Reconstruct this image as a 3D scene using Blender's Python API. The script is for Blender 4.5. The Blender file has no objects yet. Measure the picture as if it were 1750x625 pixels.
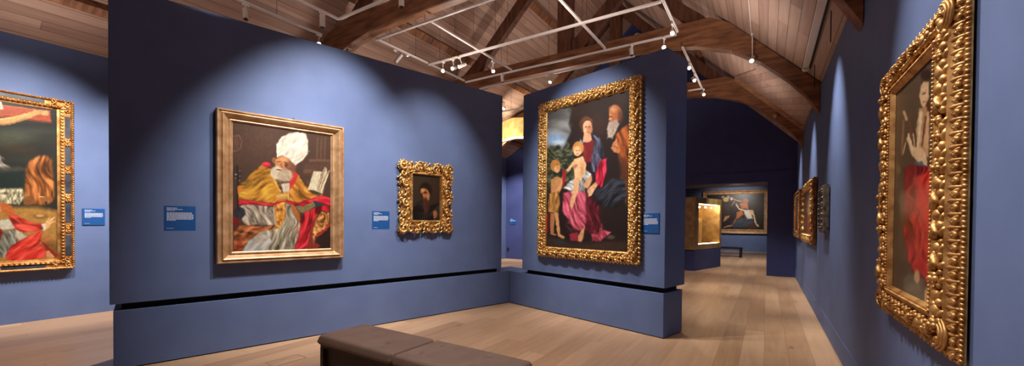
import bpy, math, random
import numpy as np
from mathutils import Vector, Matrix
random.seed(7)
PI=math.pi
S=bpy.context.scene
COL=S.collection
def R(a): return math.radians(a)

# ------------------------------------------------------------ mesh builder
class MB:
    def __init__(s): s.v=[];s.f=[];s.sm=[]
    def add(s,vs,fs,smooth=False,M=None):
        n=len(s.v)
        if M is not None: vs=[tuple(M@Vector(v)) for v in vs]
        s.v+= [tuple(v) for v in vs]
        s.f+=[tuple(i+n for i in f) for f in fs]; s.sm+=[smooth]*len(fs)
    def box(s,x0,x1,y0,y1,z0,z1,M=None,bev=0):
        if bev<=0:
            s.add([(x0,y0,z0),(x1,y0,z0),(x1,y1,z0),(x0,y1,z0),(x0,y0,z1),(x1,y0,z1),(x1,y1,z1),(x0,y1,z1)],
              [(0,3,2,1),(4,5,6,7),(0,1,5,4),(1,2,6,5),(2,3,7,6),(3,0,4,7)],False,M); return
        b=bev
        def ring(i,z): return [(x0+i,y0+b,z),(x0+b,y0+i,z),(x1-b,y0+i,z),(x1-i,y0+b,z),(x1-i,y1-b,z),(x1-b,y1-i,z),(x0+b,y1-i,z),(x0+i,y1-b,z)]
        def flat(z): return [(x0+b,y0+b,z)]*0+[(x0+b,y0+b,z),(x0+b,y0+b,z),(x1-b,y0+b,z),(x1-b,y0+b,z),(x1-b,y1-b,z),(x1-b,y1-b,z),(x0+b,y1-b,z),(x0+b,y1-b,z)]
        vs=flat(z0)+ring(0,z0+b)+ring(0,z1-b)+flat(z1); fs=[]
        for k in range(3):
            for i in range(8):
                j=(i+1)%8; fs.append((k*8+i,k*8+j,k*8+8+j,k*8+8+i))
        fs.append(tuple(reversed(range(8)))); fs.append(tuple(range(24,32)))
        s.add(vs,fs,False,M)
    def prism(s,pts,y0,y1,M=None):
        n=len(pts)
        vs=[(x,y0,z) for x,z in pts]+[(x,y1,z) for x,z in pts]
        fs=[tuple(range(n)),tuple(reversed(range(n,2*n)))]+[(i,i+n,(i+1)%n+n,(i+1)%n) for i in range(n)]
        s.add(vs,fs,False,M)
    def prismz(s,pts,z0,z1,M=None):
        n=len(pts)
        vs=[(x,y,z0) for x,y in pts]+[(x,y,z1) for x,y in pts]
        fs=[tuple(reversed(range(n))),tuple(range(n,2*n))]+[(i,(i+1)%n,(i+1)%n+n,i+n) for i in range(n)]
        s.add(vs,fs,False,M)
    def tube(s,pts,rad,n=8,M=None,cap=True,smooth=True):
        pts=[Vector(p) for p in pts]
        if not hasattr(rad,'__len__'): rad=[rad]*len(pts)
        vs=[];fs=[];up=None
        for i,p in enumerate(pts):
            t=(pts[min(i+1,len(pts)-1)]-pts[max(i-1,0)])
            if t.length<1e-9: t=Vector((0,0,1))
            t.normalize()
            if up is None: up=Vector((0,0,1)) if abs(t.z)<.9 else Vector((1,0,0))
            a=t.cross(up).normalized(); b=a.cross(t).normalized(); up=b
            for k in range(n):
                an=2*PI*k/n; vs.append(tuple(p+(a*math.cos(an)+b*math.sin(an))*rad[i]))
        for i in range(len(pts)-1):
            for k in range(n):
                fs.append((i*n+k,i*n+(k+1)%n,(i+1)*n+(k+1)%n,(i+1)*n+k))
        if cap: fs.append(tuple(range(n))); fs.append(tuple((len(pts)-1)*n+k for k in reversed(range(n))))
        s.add(vs,fs,smooth,M)
    def ell(s,c,r,rot=None,nu=8,nv=5,M=None):
        c=Vector(c); vs=[];fs=[]
        rm=rot if rot is not None else Matrix.Identity(3)
        vs.append(tuple(c+rm@Vector((0,0,r[2]))))
        for i in range(1,nv):
            th=PI*i/nv
            for k in range(nu):
                ph=2*PI*k/nu
                vs.append(tuple(c+rm@Vector((r[0]*math.sin(th)*math.cos(ph),r[1]*math.sin(th)*math.sin(ph),r[2]*math.cos(th)))))
        vs.append(tuple(c+rm@Vector((0,0,-r[2]))))
        for k in range(nu): fs.append((0,1+k,1+(k+1)%nu))
        for i in range(nv-2):
            for k in range(nu):
                a=1+i*nu; fs.append((a+k,a+nu+k,a+nu+(k+1)%nu,a+(k+1)%nu))
        a=1+(nv-2)*nu
        for k in range(nu): fs.append((a+k,len(vs)-1,a+(k+1)%nu))
        s.add(vs,fs,True,M)
    def build(s,name,mat,parent=None,loc=None,rz=None):
        me=bpy.data.meshes.new(name); me.from_pydata(s.v,[],s.f)
        me.polygons.foreach_set('use_smooth',s.sm)
        me.materials.append(mat); me.update()
        o=bpy.data.objects.new(name,me); COL.objects.link(o)
        if parent is not None: o.parent=parent
        if loc is not None: o.location=loc
        if rz is not None: o.rotation_euler=(0,0,rz)
        return o
def tag(o,label=None,cat=None,group=None,kind=None):
    if label: o['label']=label
    if cat: o['category']=cat
    if group: o['group']=group
    if kind: o['kind']=kind
    return o
def empty(name,loc,rz=0,label=None,cat=None,group=None):
    o=bpy.data.objects.new(name,None); COL.objects.link(o); o.location=loc; o.rotation_euler=(0,0,rz)
    o.empty_display_size=.1
    return tag(o,label,cat,group)
def struct(o,label=None):
    o['kind']='structure'
    if label: o['label']=label
    return o

# ------------------------------------------------------------ materials
def s2l(c):
    c=np.asarray(c,float)/255.
    return np.where(c<=.04045,c/12.92,((c+.055)/1.055)**2.4)
def mat(name,rgb,rough=.6,metal=0,spec=.5):
    m=bpy.data.materials.new(name); m.use_nodes=True
    b=m.node_tree.nodes['Principled BSDF']
    b.inputs['Base Color'].default_value=(*s2l(rgb),1); b.inputs['Roughness'].default_value=rough
    b.inputs['Metallic'].default_value=metal; b.inputs['Specular IOR Level'].default_value=spec
    return m
def N(m,t,**k):
    n=m.node_tree.nodes.new(t)
    for a,b in k.items(): setattr(n,a,b)
    return n
def L(m,a,b): m.node_tree.links.new(a,b)
def bsdf(m): return m.node_tree.nodes['Principled BSDF']
def noisy(m,c1,c2,scale=8,detail=4,bump=0,bscale=None,stretch=(1,1,1),dist=.01,lo=.35,hi=.65,rr=None):
    tc=N(m,'ShaderNodeTexCoord'); mp=N(m,'ShaderNodeMapping'); mp.inputs['Scale'].default_value=stretch
    L(m,tc.outputs['Object'],mp.inputs[0])
    n=N(m,'ShaderNodeTexNoise'); n.inputs['Scale'].default_value=scale; n.inputs['Detail'].default_value=detail
    L(m,mp.outputs[0],n.inputs['Vector'])
    cr=N(m,'ShaderNodeValToRGB'); e=cr.color_ramp.elements
    e[0].position=lo; e[0].color=(*s2l(c1),1); e[1].position=hi; e[1].color=(*s2l(c2),1)
    L(m,n.outputs['Fac'],cr.inputs[0]); L(m,cr.outputs[0],bsdf(m).inputs['Base Color'])
    if rr:
        mr=N(m,'ShaderNodeMapRange'); mr.inputs['To Min'].default_value=rr[0]; mr.inputs['To Max'].default_value=rr[1]
        L(m,n.outputs['Fac'],mr.inputs[0]); L(m,mr.outputs[0],bsdf(m).inputs['Roughness'])
    if bump:
        n2=N(m,'ShaderNodeTexNoise'); n2.inputs['Scale'].default_value=bscale or scale*4; n2.inputs['Detail'].default_value=3
        L(m,mp.outputs[0],n2.inputs['Vector'])
        bp=N(m,'ShaderNodeBump'); bp.inputs['Strength'].default_value=bump; bp.inputs['Distance'].default_value=dist
        L(m,n2.outputs['Fac'],bp.inputs['Height']); L(m,bp.outputs[0],bsdf(m).inputs['Normal'])
    return m
WALLC=(94,112,155)
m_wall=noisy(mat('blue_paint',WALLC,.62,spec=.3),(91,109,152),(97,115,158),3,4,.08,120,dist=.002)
m_wall2=noisy(mat('dim_blue_paint',(62,70,120),.62,spec=.3),(60,68,118),(65,73,122),3,4,.08,120,dist=.002)  # wall blue made darker: the end wall's weaker light is in the colour
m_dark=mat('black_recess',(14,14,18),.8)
m_gold=noisy(mat('gilding',(222,176,104),.34,.8),(186,136,72),(236,196,130),14,5,.25,60,dist=.004,rr=(.28,.5))
m_goldc=noisy(mat('brown_gilding',(200,150,84),.42,.65),(160,110,56),(216,168,104),14,5,.3,50,dist=.004,rr=(.34,.55))
m_goldp=noisy(mat('pale_gilding',(200,160,118),.42,.45),(168,128,90),(204,168,130),9,5,.1,50,stretch=(1,1,1),dist=.002,rr=(.35,.5))
m_goldo=noisy(mat('worn_gilding',(210,150,84),.4,.7),(176,114,56),(222,168,104),10,5,.3,55,dist=.004,rr=(.32,.55))
m_goldd=noisy(mat('bronze_gilding',(150,96,56),.42,.6),(110,62,34),(178,120,72),20,5,.3,60,dist=.004)
m_silver=noisy(mat('silvered_wood',(100,88,78),.5,.4),(58,48,42),(124,110,96),16,5,.3,60,dist=.004)
m_inlay=noisy(mat('blue_black_inlay',(52,58,72),.4),(40,44,56),(64,70,84),7,5,.1,30)
m_back=mat('frame_backing',(40,30,24),.8)
m_leather=noisy(mat('taupe_leather',(120,97,85),.62,spec=.3),(115,92,80),(125,102,90),5,4,.25,180,dist=.002)
m_button=mat('shaded_button_leather',(74,58,50),.6)  # cushion leather darkened, dimple shade put into the button colour
m_bench=noisy(mat('dark_stained_oak',(44,32,27),.45),(36,26,22),(50,37,31),6,5,.1,40,stretch=(1,8,8))
m_bblack=mat('black_bench_finish',(16,16,20),.4)
m_white=mat('white_powder_coat',(236,228,222),.4)
m_black=mat('matt_black',(14,13,14),.6)
m_label=noisy(mat('blue_label_board',(10,74,140),.5),(9,70,134),(12,78,146),4,3)
m_print=mat('white_print',(196,206,226),.6)
m_brass=noisy(mat('gold_leaf',(186,152,96),.4,.6),(166,132,78),(200,168,112),5,5,.12,24,rr=(.28,.5))
m_brassy=mat('brass_strip',(200,180,140),.35,.9)
m_wire=mat('steel_wire',(120,110,105),.4,.6)
def emis(name,rgb,st):
    m=mat(name,rgb,.5); b=bsdf(m); b.inputs['Emission Color'].default_value=(*s2l(rgb),1); b.inputs['Emission Strength'].default_value=st
    return m
m_lens=emis('lit_lens',(255,236,214),9)
m_lens2=emis('dim_lens',(255,226,200),3)
m_green=emis('green_led',(190,240,215),2.0)
m_strip=emis('lit_strip',(255,224,170),4)
m_glass=bpy.data.materials.new('case_glass'); m_glass.use_nodes=True
_b=bsdf(m_glass); _b.inputs['Transmission Weight'].default_value=1; _b.inputs['Roughness'].default_value=.0; _b.inputs['IOR'].default_value=1.05; _b.inputs['Base Color'].default_value=(1,1,1,1)

def planks(name,axis,width,c_lo,c_hi,groove=.05,gdark=.25,rough=.55,ends=None,spec=.4,gcol=(30,18,12),knots=False):
    """planks running along object Y; axis = vector (object space) measuring across them"""
    m=mat(name,c_hi,rough,spec=spec)
    tc=N(m,'ShaderNodeTexCoord')
    dot=N(m,'ShaderNodeVectorMath',operation='DOT_PRODUCT'); dot.inputs[1].default_value=[a/width for a in axis]
    L(m,tc.outputs['Object'],dot.inputs[0])
    fl=N(m,'ShaderNodeMath',operation='FLOOR'); L(m,dot.outputs['Value'],fl.inputs[0])
    fr=N(m,'ShaderNodeMath',operation='FRACT'); L(m,dot.outputs['Value'],fr.inputs[0])
    sep=N(m,'ShaderNodeSeparateXYZ'); L(m,tc.outputs['Object'],sep.inputs[0])
    # board index along the length, staggered
    wn0=N(m,'ShaderNodeTexWhiteNoise',noise_dimensions='1D'); L(m,fl.outputs[0],wn0.inputs['W'])
    ln=ends or 3.0
    dv=N(m,'ShaderNodeMath',operation='DIVIDE'); dv.inputs[1].default_value=ln; L(m,sep.outputs['Y'],dv.inputs[0])
    sh=N(m,'ShaderNodeMath',operation='ADD'); L(m,dv.outputs[0],sh.inputs[0]); L(m,wn0.outputs['Value'],sh.inputs[1])
    fl2=N(m,'ShaderNodeMath',operation='FLOOR'); L(m,sh.outputs[0],fl2.inputs[0])
    fr2=N(m,'ShaderNodeMath',operation='FRACT'); L(m,sh.outputs[0],fr2.inputs[0])
    cb=N(m,'ShaderNodeCombineXYZ'); L(m,fl.outputs[0],cb.inputs[0]); L(m,fl2.outputs[0],cb.inputs[1])
    wn=N(m,'ShaderNodeTexWhiteNoise',noise_dimensions='3D'); L(m,cb.outputs[0],wn.inputs['Vector'])
    # grain
    mp=N(m,'ShaderNodeMapping'); mp.inputs['Scale'].default_value=(14,.9,14); L(m,tc.outputs['Object'],mp.inputs[0])
    off=N(m,'ShaderNodeVectorMath',operation='ADD'); L(m,mp.outputs[0],off.inputs[0]); L(m,wn.outputs['Color'],off.inputs[1])
    sc=N(m,'ShaderNodeVectorMath',operation='SCALE'); sc.inputs['Scale'].default_value=9.0; L(m,wn.outputs['Color'],sc.inputs[0]); L(m,sc.outputs[0],off.inputs[1])
    gn=N(m,'ShaderNodeTexNoise'); gn.inputs['Scale'].default_value=1.2; gn.inputs['Detail'].default_value=6; gn.inputs['Distortion'].default_value=.6; L(m,off.outputs[0],gn.inputs['Vector'])
    mx=N(m,'ShaderNodeMath',operation='MULTIPLY_ADD'); mx.inputs[1].default_value=.55; L(m,wn.outputs['Value'],mx.inputs[0])
    g2=N(m,'ShaderNodeMath',operation='MULTIPLY_ADD'); g2.inputs[1].default_value=.9; g2.inputs[2].default_value=-.22; L(m,gn.outputs['Fac'],g2.inputs[0]); L(m,g2.outputs[0],mx.inputs[2])
    cr=N(m,'ShaderNodeValToRGB'); e=cr.color_ramp.elements; e[0].position=.05; e[1].position=.85
    e[0].color=(*s2l(c_lo),1); e[1].color=(*s2l(c_hi),1); L(m,mx.outputs[0],cr.inputs[0])
    col=cr.outputs[0]
    if knots:
        vo=N(m,'ShaderNodeTexVoronoi'); vo.inputs['Scale'].default_value=1.0
        mp2=N(m,'ShaderNodeMapping'); mp2.inputs['Scale'].default_value=(2.6,.95,1); L(m,tc.outputs['Object'],mp2.inputs[0]); L(m,mp2.outputs[0],vo.inputs['Vector'])
        mr=N(m,'ShaderNodeMapRange'); mr.inputs['From Min'].default_value=.02; mr.inputs['From Max'].default_value=.09; mr.inputs['To Min'].default_value=.75; mr.inputs['To Max'].default_value=0; L(m,vo.outputs['Distance'],mr.inputs[0])
        mk=N(m,'ShaderNodeMixRGB'); mk.inputs[2].default_value=(*s2l((96,62,38)),1); L(m,mr.outputs[0],mk.inputs[0]); L(m,col,mk.inputs[1]); col=mk.outputs[0]
    # groove mask
    g=N(m,'ShaderNodeMath',operation='LESS_THAN'); g.inputs[1].default_value=groove; L(m,fr.outputs[0],g.inputs[0])
    gm=g.outputs[0]
    if ends:
        ge=N(m,'ShaderNodeMath',operation='LESS_THAN'); ge.inputs[1].default_value=.0016; L(m,fr2.outputs[0],ge.inputs[0])
        gx=N(m,'ShaderNodeMath',operation='MAXIMUM'); L(m,g.outputs[0],gx.inputs[0]); L(m,ge.outputs[0],gx.inputs[1]); gm=gx.outputs[0]
    gs=N(m,'ShaderNodeMath',operation='MULTIPLY'); gs.inputs[1].default_value=gdark; L(m,gm,gs.inputs[0])
    mg=N(m,'ShaderNodeMixRGB'); mg.inputs[2].default_value=(*s2l(gcol),1); L(m,gs.outputs[0],mg.inputs[0]); L(m,col,mg.inputs[1])
    L(m,mg.outputs[0],bsdf(m).inputs['Base Color'])
    hn=N(m,'ShaderNodeMath',operation='MULTIPLY_ADD'); hn.inputs[1].default_value=-1.0; L(m,gm,hn.inputs[0]); L(m,gn.outputs['Fac'],hn.inputs[2])
    bp=N(m,'ShaderNodeBump'); bp.inputs['Strength'].default_value=.25; bp.inputs['Distance'].default_value=.002; L(m,hn.outputs[0],bp.inputs['Height']); L(m,bp.outputs[0],bsdf(m).inputs['Normal'])
    return m
m_floor=planks('oak_floor',(1,0,0),.24,(164,128,96),(202,166,132),.012,.6,.34,ends=2.4,spec=.45,gcol=(70,44,28),knots=True)
m_roofL=planks('roof_boards_left',(.72,0,.69),.17,(150,118,102),(196,164,146),.05,.7,.6,ends=3.2)
m_roofR=planks('roof_boards_right',(.72,0,-.69),.17,(160,130,114),(202,172,154),.05,.7,.6,ends=3.2)
m_panel=planks('roof_panel_boards',(.96,.28,0),.15,(140,110,96),(190,158,142),.05,.6,.6,ends=9)
m_beam=noisy(mat('old_pine_beam',(140,92,62),.5),(106,68,44),(160,110,76),2.2,6,.3,12,stretch=(1,6,6),dist=.006)
m_beamx=noisy(mat('old_pine_post',(92,56,38),.55),(70,42,28),(110,68,46),2.2,6,.3,12,stretch=(6,6,1),dist=.006)
m_pale=noisy(mat('pale_pine',(178,128,92),.55),(160,112,78),(192,144,108),2.2,6,.2,12,stretch=(1,6,6),dist=.004)
m_paint_cache={}

# ------------------------------------------------------------ painted canvases
def homog(src,dst):
    A=[];b=[]
    for (x,y),(u,v) in zip(src,dst):
        A.append([x,y,1,0,0,0,-u*x,-u*y]); b.append(u)
        A.append([0,0,0,x,y,1,-v*x,-v*y]); b.append(v)
    h=np.linalg.solve(np.array(A,float),np.array(b,float)); return np.append(h,1).reshape(3,3)
def vnoise(X,Y,seed):
    rs=np.random.RandomState(seed); G=rs.rand(64,64)
    xi=np.floor(X).astype(int);yi=np.floor(Y).astype(int);fx=X-xi;fy=Y-yi
    fx=fx*fx*(3-2*fx);fy=fy*fy*(3-2*fy)
    g=lambda i,j:G[i%64,j%64]
    return (g(xi,yi)*(1-fx)+g(xi+1,yi)*fx)*(1-fy)+(g(xi,yi+1)*(1-fx)+g(xi+1,yi+1)*fx)*fy
class Art:
    """oil painting pigment laid on a fine grid of canvas vertices; shapes are given in sketch units"""
    def __init__(s,corners,w,h,res,base,seed=1):
        s.w,s.h=w,h; s.nx=int(w*res)+1; s.ny=int(h*res)+1
        u=np.linspace(0,1,s.nx);v=np.linspace(0,1,s.ny); U,V=np.meshgrid(u,v)
        s.U,s.V=U,V
        H=homog([(0,1),(1,1),(1,0),(0,0)],corners)
        d=H[2,0]*U+H[2,1]*V+1
        s.X=(H[0,0]*U+H[0,1]*V+H[0,2])/d; s.Y=(H[1,0]*U+H[1,1]*V+H[1,2])/d
        s.C=np.ones((s.ny,s.nx,3))*np.array(base,float); s.o=(0,0,1.); s.seed=seed
        wob=3.0
        s.WX=(vnoise(s.X/4+9,s.Y/4,seed)-.5)*2; s.WY=(vnoise(s.X/4,s.Y/4+5,seed+1)-.5)*2
        s.br=vnoise(s.X/3.2+s.Y/5,s.Y/3-s.X/6,seed+3)
    def zoom(s,ox,oy,k): s.o=(ox,oy,k)
    def t(s,p): return (s.o[0]+p[0]/s.o[2],s.o[1]+p[1]/s.o[2])
    def mix(s,a,c,tex=.16):
        c=np.array(c,float); k=1+(s.br[...,None]-.5)*tex
        s.C=s.C*(1-a[...,None])+c*k*a[...,None]
    def poly(s,pts,c,soft=.8,wob=.7,tex=.16,op=1,fold=None):
        P=[s.t(p) for p in pts]; X=s.X+s.WX*wob; Y=s.Y+s.WY*wob
        ins=np.zeros(X.shape,bool); D=np.full(X.shape,1e9)
        for (x1,y1),(x2,y2) in zip(P,P[1:]+P[:1]):
            if y1!=y2:
                cnd=((Y<y1)!=(Y<y2))&(X<(x2-x1)*(Y-y1)/(y2-y1)+x1); ins^=cnd
            dx,dy=x2-x1,y2-y1; L2=dx*dx+dy*dy+1e-9
            tt=np.clip(((X-x1)*dx+(Y-y1)*dy)/L2,0,1)
            D=np.minimum(D,np.hypot(X-x1-tt*dx,Y-y1-tt*dy))
        sd=np.where(ins,D,-D); al=np.clip(.5+sd/(2*soft),0,1)*op
        if fold:   # cloth folds: streaked light and dark pigment running along an angle
            ang,ll,wd,amt=fold; ca,sa=math.cos(R(ang)),math.sin(R(ang)); ll/=s.o[2]; wd/=s.o[2]
            U=s.X*ca+s.Y*sa; Vv=-s.X*sa+s.Y*ca
            wp=(vnoise(s.X/(wd*5)+3,s.Y/(wd*5)+7,s.seed+11)-.5)*5
            n1=vnoise(U/ll+20,Vv/wd+wp+30,s.seed+5); n2=vnoise(U/(ll*.5)+50,Vv/(wd*.45)+wp*1.6+60,s.seed+6)
            k=np.clip(((n1*.65+n2*.35)-.48)*3.2,-1,1)[...,None]
            edge=np.clip(sd/2.2,0,1)[...,None]*.16+.84
            base=np.array(c,float); lt=base+(np.minimum(base*1.35+30,250)-base)*amt; dk=base*(1-.62*amt)
            c=np.where(k>0,base+(lt-base)*k,base+(dk-base)*(-k))*edge
            s.C=s.C*(1-al[...,None])+c*al[...,None]; return
        s.mix(al,c,tex)
    def ell(s,cx,cy,rx,ry,c,soft=.8,rot=0,tex=.16,op=1,wob=.4):
        cx,cy=s.t((cx,cy)); rx/=s.o[2];ry/=s.o[2]
        X=s.X+s.WX*wob-cx;Y=s.Y+s.WY*wob-cy; ca,sa=math.cos(R(rot)),math.sin(R(rot))
        a=(X*ca+Y*sa)/rx;b=(-X*sa+Y*ca)/ry; r=np.sqrt(a*a+b*b)
        sd=(1-r)*min(rx,ry); s.mix(np.clip(.5+sd/(2*soft),0,1)*op,c,tex)
    def ln(s,pts,w,c,soft=.5,tex=.16,op=1,wob=.6):
        P=[s.t(p) for p in pts]; X=s.X+s.WX*wob;Y=s.Y+s.WY*wob; D=np.full(X.shape,1e9)
        w=w/s.o[2]/2
        for (x1,y1),(x2,y2) in zip(P,P[1:]):
            dx,dy=x2-x1,y2-y1; L2=dx*dx+dy*dy+1e-9
            tt=np.clip(((X-x1)*dx+(Y-y1)*dy)/L2,0,1)
            D=np.minimum(D,np.hypot(X-x1-tt*dx,Y-y1-tt*dy)+w*.8*np.abs(tt-.5)*.6)
        s.mix(np.clip(.5+(w-D)/(2*soft),0,1)*op,c,tex)
    def strokes(s,n,box,ang,ln_,w,cols,seed,op=.6,curve=.3):
        rs=random.Random(seed)
        for i in range(n):
            x=rs.uniform(box[0],box[2]);y=rs.uniform(box[1],box[3]);a=R(ang+rs.uniform(-14,14));l=ln_*rs.uniform(.6,1.3)
            k=rs.uniform(-curve,curve)*l
            mx,my=x+math.cos(a)*l/2-math.sin(a)*k,y+math.sin(a)*l/2+math.cos(a)*k
            s.ln([(x,y),(mx,my),(x+math.cos(a)*l,y+math.sin(a)*l)],w*rs.uniform(.7,1.5),rs.choice(cols),op=op*.42,soft=.9)
    def build(s,name,parent,u0,z0,dep,gain=1.0,rough=.38):
        """canvas spans u0..u0+w, z0..z0+h at depth dep in front of the wall (local -y)"""
        m_=m_paint_cache.get((gain,rough))
        if m_ is None:
            m_=mat('oil_paint',(128,128,128),rough,spec=.35)
            at=N(m_,'ShaderNodeVertexColor'); at.layer_name='pigment'
            L(m_,at.outputs[0],bsdf(m_).inputs['Base Color'])
            tc=N(m_,'ShaderNodeTexCoord'); n=N(m_,'ShaderNodeTexNoise'); n.inputs['Scale'].default_value=90; n.inputs['Detail'].default_value=3
            L(m_,tc.outputs['Object'],n.inputs['Vector']); bp=N(m_,'ShaderNodeBump'); bp.inputs['Strength'].default_value=.12; bp.inputs['Distance'].default_value=.002
            L(m_,n.outputs['Fac'],bp.inputs['Height']); L(m_,bp.outputs[0],bsdf(m_).inputs['Normal'])
            m_paint_cache[(gain,rough)]=m_
        nx,ny=s.nx,s.ny
        co=np.zeros((ny,nx,3)); co[...,0]=u0+s.U*s.w; co[...,1]=-dep; co[...,2]=z0+s.V*s.h
        n=nx*ny
        verts=co.reshape(-1,3)
        # back face of the stretched canvas gives it thickness
        i=np.arange(nx-1)[None,:]+nx*np.arange(ny-1)[:,None]
        q=np.stack([i,i+1,i+nx+1,i+nx],-1).reshape(-1,4)
        bk=np.array([[u0,-dep+.018,z0],[u0+s.w,-dep+.018,z0],[u0+s.w,-dep+.018,z0+s.h],[u0,-dep+.018,z0+s.h]])
        allv=np.vstack([verts,bk]); c0,c1,c2,c3=0,nx-1,n-1,n-nx
        ex=[(n+3,n+2,n+1,n),(n,n+1,c1,c0),(n+1,n+2,c2,c1),(n+2,n+3,c3,c2),(n+3,n,c0,c3)]
        me=bpy.data.meshes.new(name)
        me.from_pydata(allv.tolist(),[],q.tolist()+ex)
        me.materials.append(m_); me.update()
        ca=me.color_attributes.new('pigment','FLOAT_COLOR','POINT')
        col=np.ones((n+4,4)); lin=s2l(np.clip(s.C,0,255)).reshape(-1,3)*gain; col[:n,:3]=lin; col[n:,:3]=.1
        ca.data.foreach_set('color',col.astype(np.float32).ravel())
        o=bpy.data.objects.new(name,me); COL.objects.link(o); o.parent=parent
        return o

# ------------------------------------------------------------ frames  (local: x along wall, -y out of wall, z up)
def sweep(prof,w,h,wx,wz,mb):
    """prof: list of (t 0 outer..1 inner, depth); rails of width wx (sides) and wz (top/bottom)"""
    vs=[];fs=[];n=len(prof)
    for t,d in prof:
        a,b=t*wx,t*wz
        vs+=[(a,-d,b),(w-a,-d,b),(w-a,-d,h-b),(a,-d,h-b)]
    for i in range(n-1):
        for k in range(4):
            j=(k+1)%4; fs.append((i*4+k,i*4+j,(i+1)*4+j,(i+1)*4+k))
    mb.add(vs,fs)
    # back, so the frame is a closed solid
    a,b=prof[-1][0]*wx,prof[-1][0]*wz; y=-prof[0][1]
    m=len(vs)
    mb.add([(0,y,0),(w,y,0),(w,y,h),(0,y,h),(a,y,b),(w-a,y,b),(w-a,y,h-b),(a,y,h-b)]+[(a,-prof[-1][1],b),(w-a,-prof[-1][1],b),(w-a,-prof[-1][1],h-b),(a,-prof[-1][1],h-b)],
      [(1,0,4,5),(2,1,5,6),(3,2,6,7),(0,3,7,4),(4,8,9,5),(5,9,10,6),(6,10,11,7),(7,11,8,4)])
def perim(w,h,a,b,step):
    """points round a rectangle inset by a (x) and b (z): (pos, tangent, inward normal)"""
    out=[]
    segs=[((a,b),(w-a,b),(0,1)),((w-a,b),(w-a,h-b),(-1,0)),((w-a,h-b),(a,h-b),(0,-1)),((a,h-b),(a,b),(1,0))]
    for p,q,nn in segs:
        p=Vector(p);q=Vector(q);l=(q-p).length;k=max(1,round(l/step))
        for i in range(k):
            out.append((p+(q-p)*((i+.5)/k),(q-p).normalized(),Vector(nn),i,k))
    return out
def rotl(ax):  # rotation in wall plane: local x axis -> direction ax (2D), z-> -y depth
    a=Vector((ax[0],0,ax[1])).normalized(); d=Vector((0,-1,0)); b=d.cross(a)
    return Matrix((a,b,d)).transposed()
def leaf(mb,p,ax,l,wd,ht,d,tilt=0,nu=6,nv=5):
    r=rotl(ax)@Matrix.Rotation(tilt,3,'Y')
    mb.ell((p[0],-d,p[1]),(l/2,wd/2,ht),r,nu,nv)
def scroll(mb,c,r0,a0,turns,th,d,sgn=1,n=11,taper=.35,bulb=True):
    pts=[];rad=[]
    for i in range(n):
        t=i/(n-1); rr=r0*(1-.78*t); a=a0+sgn*turns*2*PI*t
        pts.append((c[0]+rr*math.cos(a),-(d+th*.6*math.sin(t*PI)+th*.5*t),c[1]+rr*math.sin(a)))
        rad.append(th*(taper+(1-taper)*math.sin(min(1,t*1.3)*PI*.75+.25)))
    mb.tube(pts,rad,6)
    if bulb: mb.ell((pts[-1][0],pts[-1][1],pts[-1][2]),(th*1.25,th*1.25,th*1.25),None,7,5)

def label_board(loc,rz,w,h,lab,head=.38,sub=.55,lines=8,foot=True,group='blue wall labels'):
    e=empty('wall_label',loc,rz,lab,'wall label',group)
    b=MB(); b.box(-w/2,w/2,-.012,-.001,0,h,bev=.002); b.build('label_board',m_label,e)
    rs=random.Random(int(w*1000+loc[0]*77)); t=MB()
    def words(z,hh,x1):
        x=-w/2+w*.1
        while x<x1:
            l=rs.uniform(.012,.03)*w/.27; l=min(l,x1-x+.004)
            t.box(x,x+l,-.0135,-.0118,z,z+hh); x+=l+.0035*w/.27
    words(h*.895,h*.025,-w/2+w*.1+w*head*.8); words(h*.845,h*.022,-w/2+w*.1+w*sub*.85); words(h*.805,h*.018,-w/2+w*.1+w*.24)
    z=h*.71
    for i in range(lines):
        x1=w/2-w*rs.uniform(.08,.15)
        if i==lines-1: x1=-w/2+w*.35
        words(z,h*.024,x1); z-=h*.042
    if foot: words(h*.1,h*.016,-w/2+w*.3)
    t.build('printed_text',m_print,e)
    return e

# ============================================================ ROOM SHELL
lx,ly=.2666,.9638                       # direction of the long partition
wz_=R(106.275); wx,wy=math.sin(wz_),math.cos(wz_)   # direction of the short partition
nLx,nLy=.9638,-.2666; nWx,nWy=wy,-wx
XL,XR=-9.3,.738
YE=14.28
fb=MB(); fb.box(XL-.2,XR+.2,-4,27.5,-.12,0); struct(fb.build('floor',m_floor),'wide pale oak floorboards running down the gallery')
# right wall with recess line above the skirting
w=MB(); w.box(XR,XR+.25,-4,26,.25,3.86); w.box(XR,XR+.25,-4,26,0,.244); w.box(XR+.006,XR+.25,-4,26,.244,.25); struct(w.build('wall_right',m_wall))
b=MB(); b.box(XR-.006,XR-.0005,-4,YE,.0,.244); struct(b.build('baseboard_right',m_wall))
w=MB(); w.box(XL-.25,XL,-4,YE+.3,0,4.24); struct(w.build('wall_left',m_wall))
b=MB(); b.box(XL+.0005,XL+.008,-4,YE-.01,.0,.248); struct(b.build('baseboard_left',m_wall))
# rear wall behind the viewer
w=MB(); w.prism([(XL,0),(XR,0),(XR,3.95),(-4.03,8.6),(-7.35,5.35),(XL,4.22)],-4.2,-4.0); struct(w.build('wall_rear',m_wall2))
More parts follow.
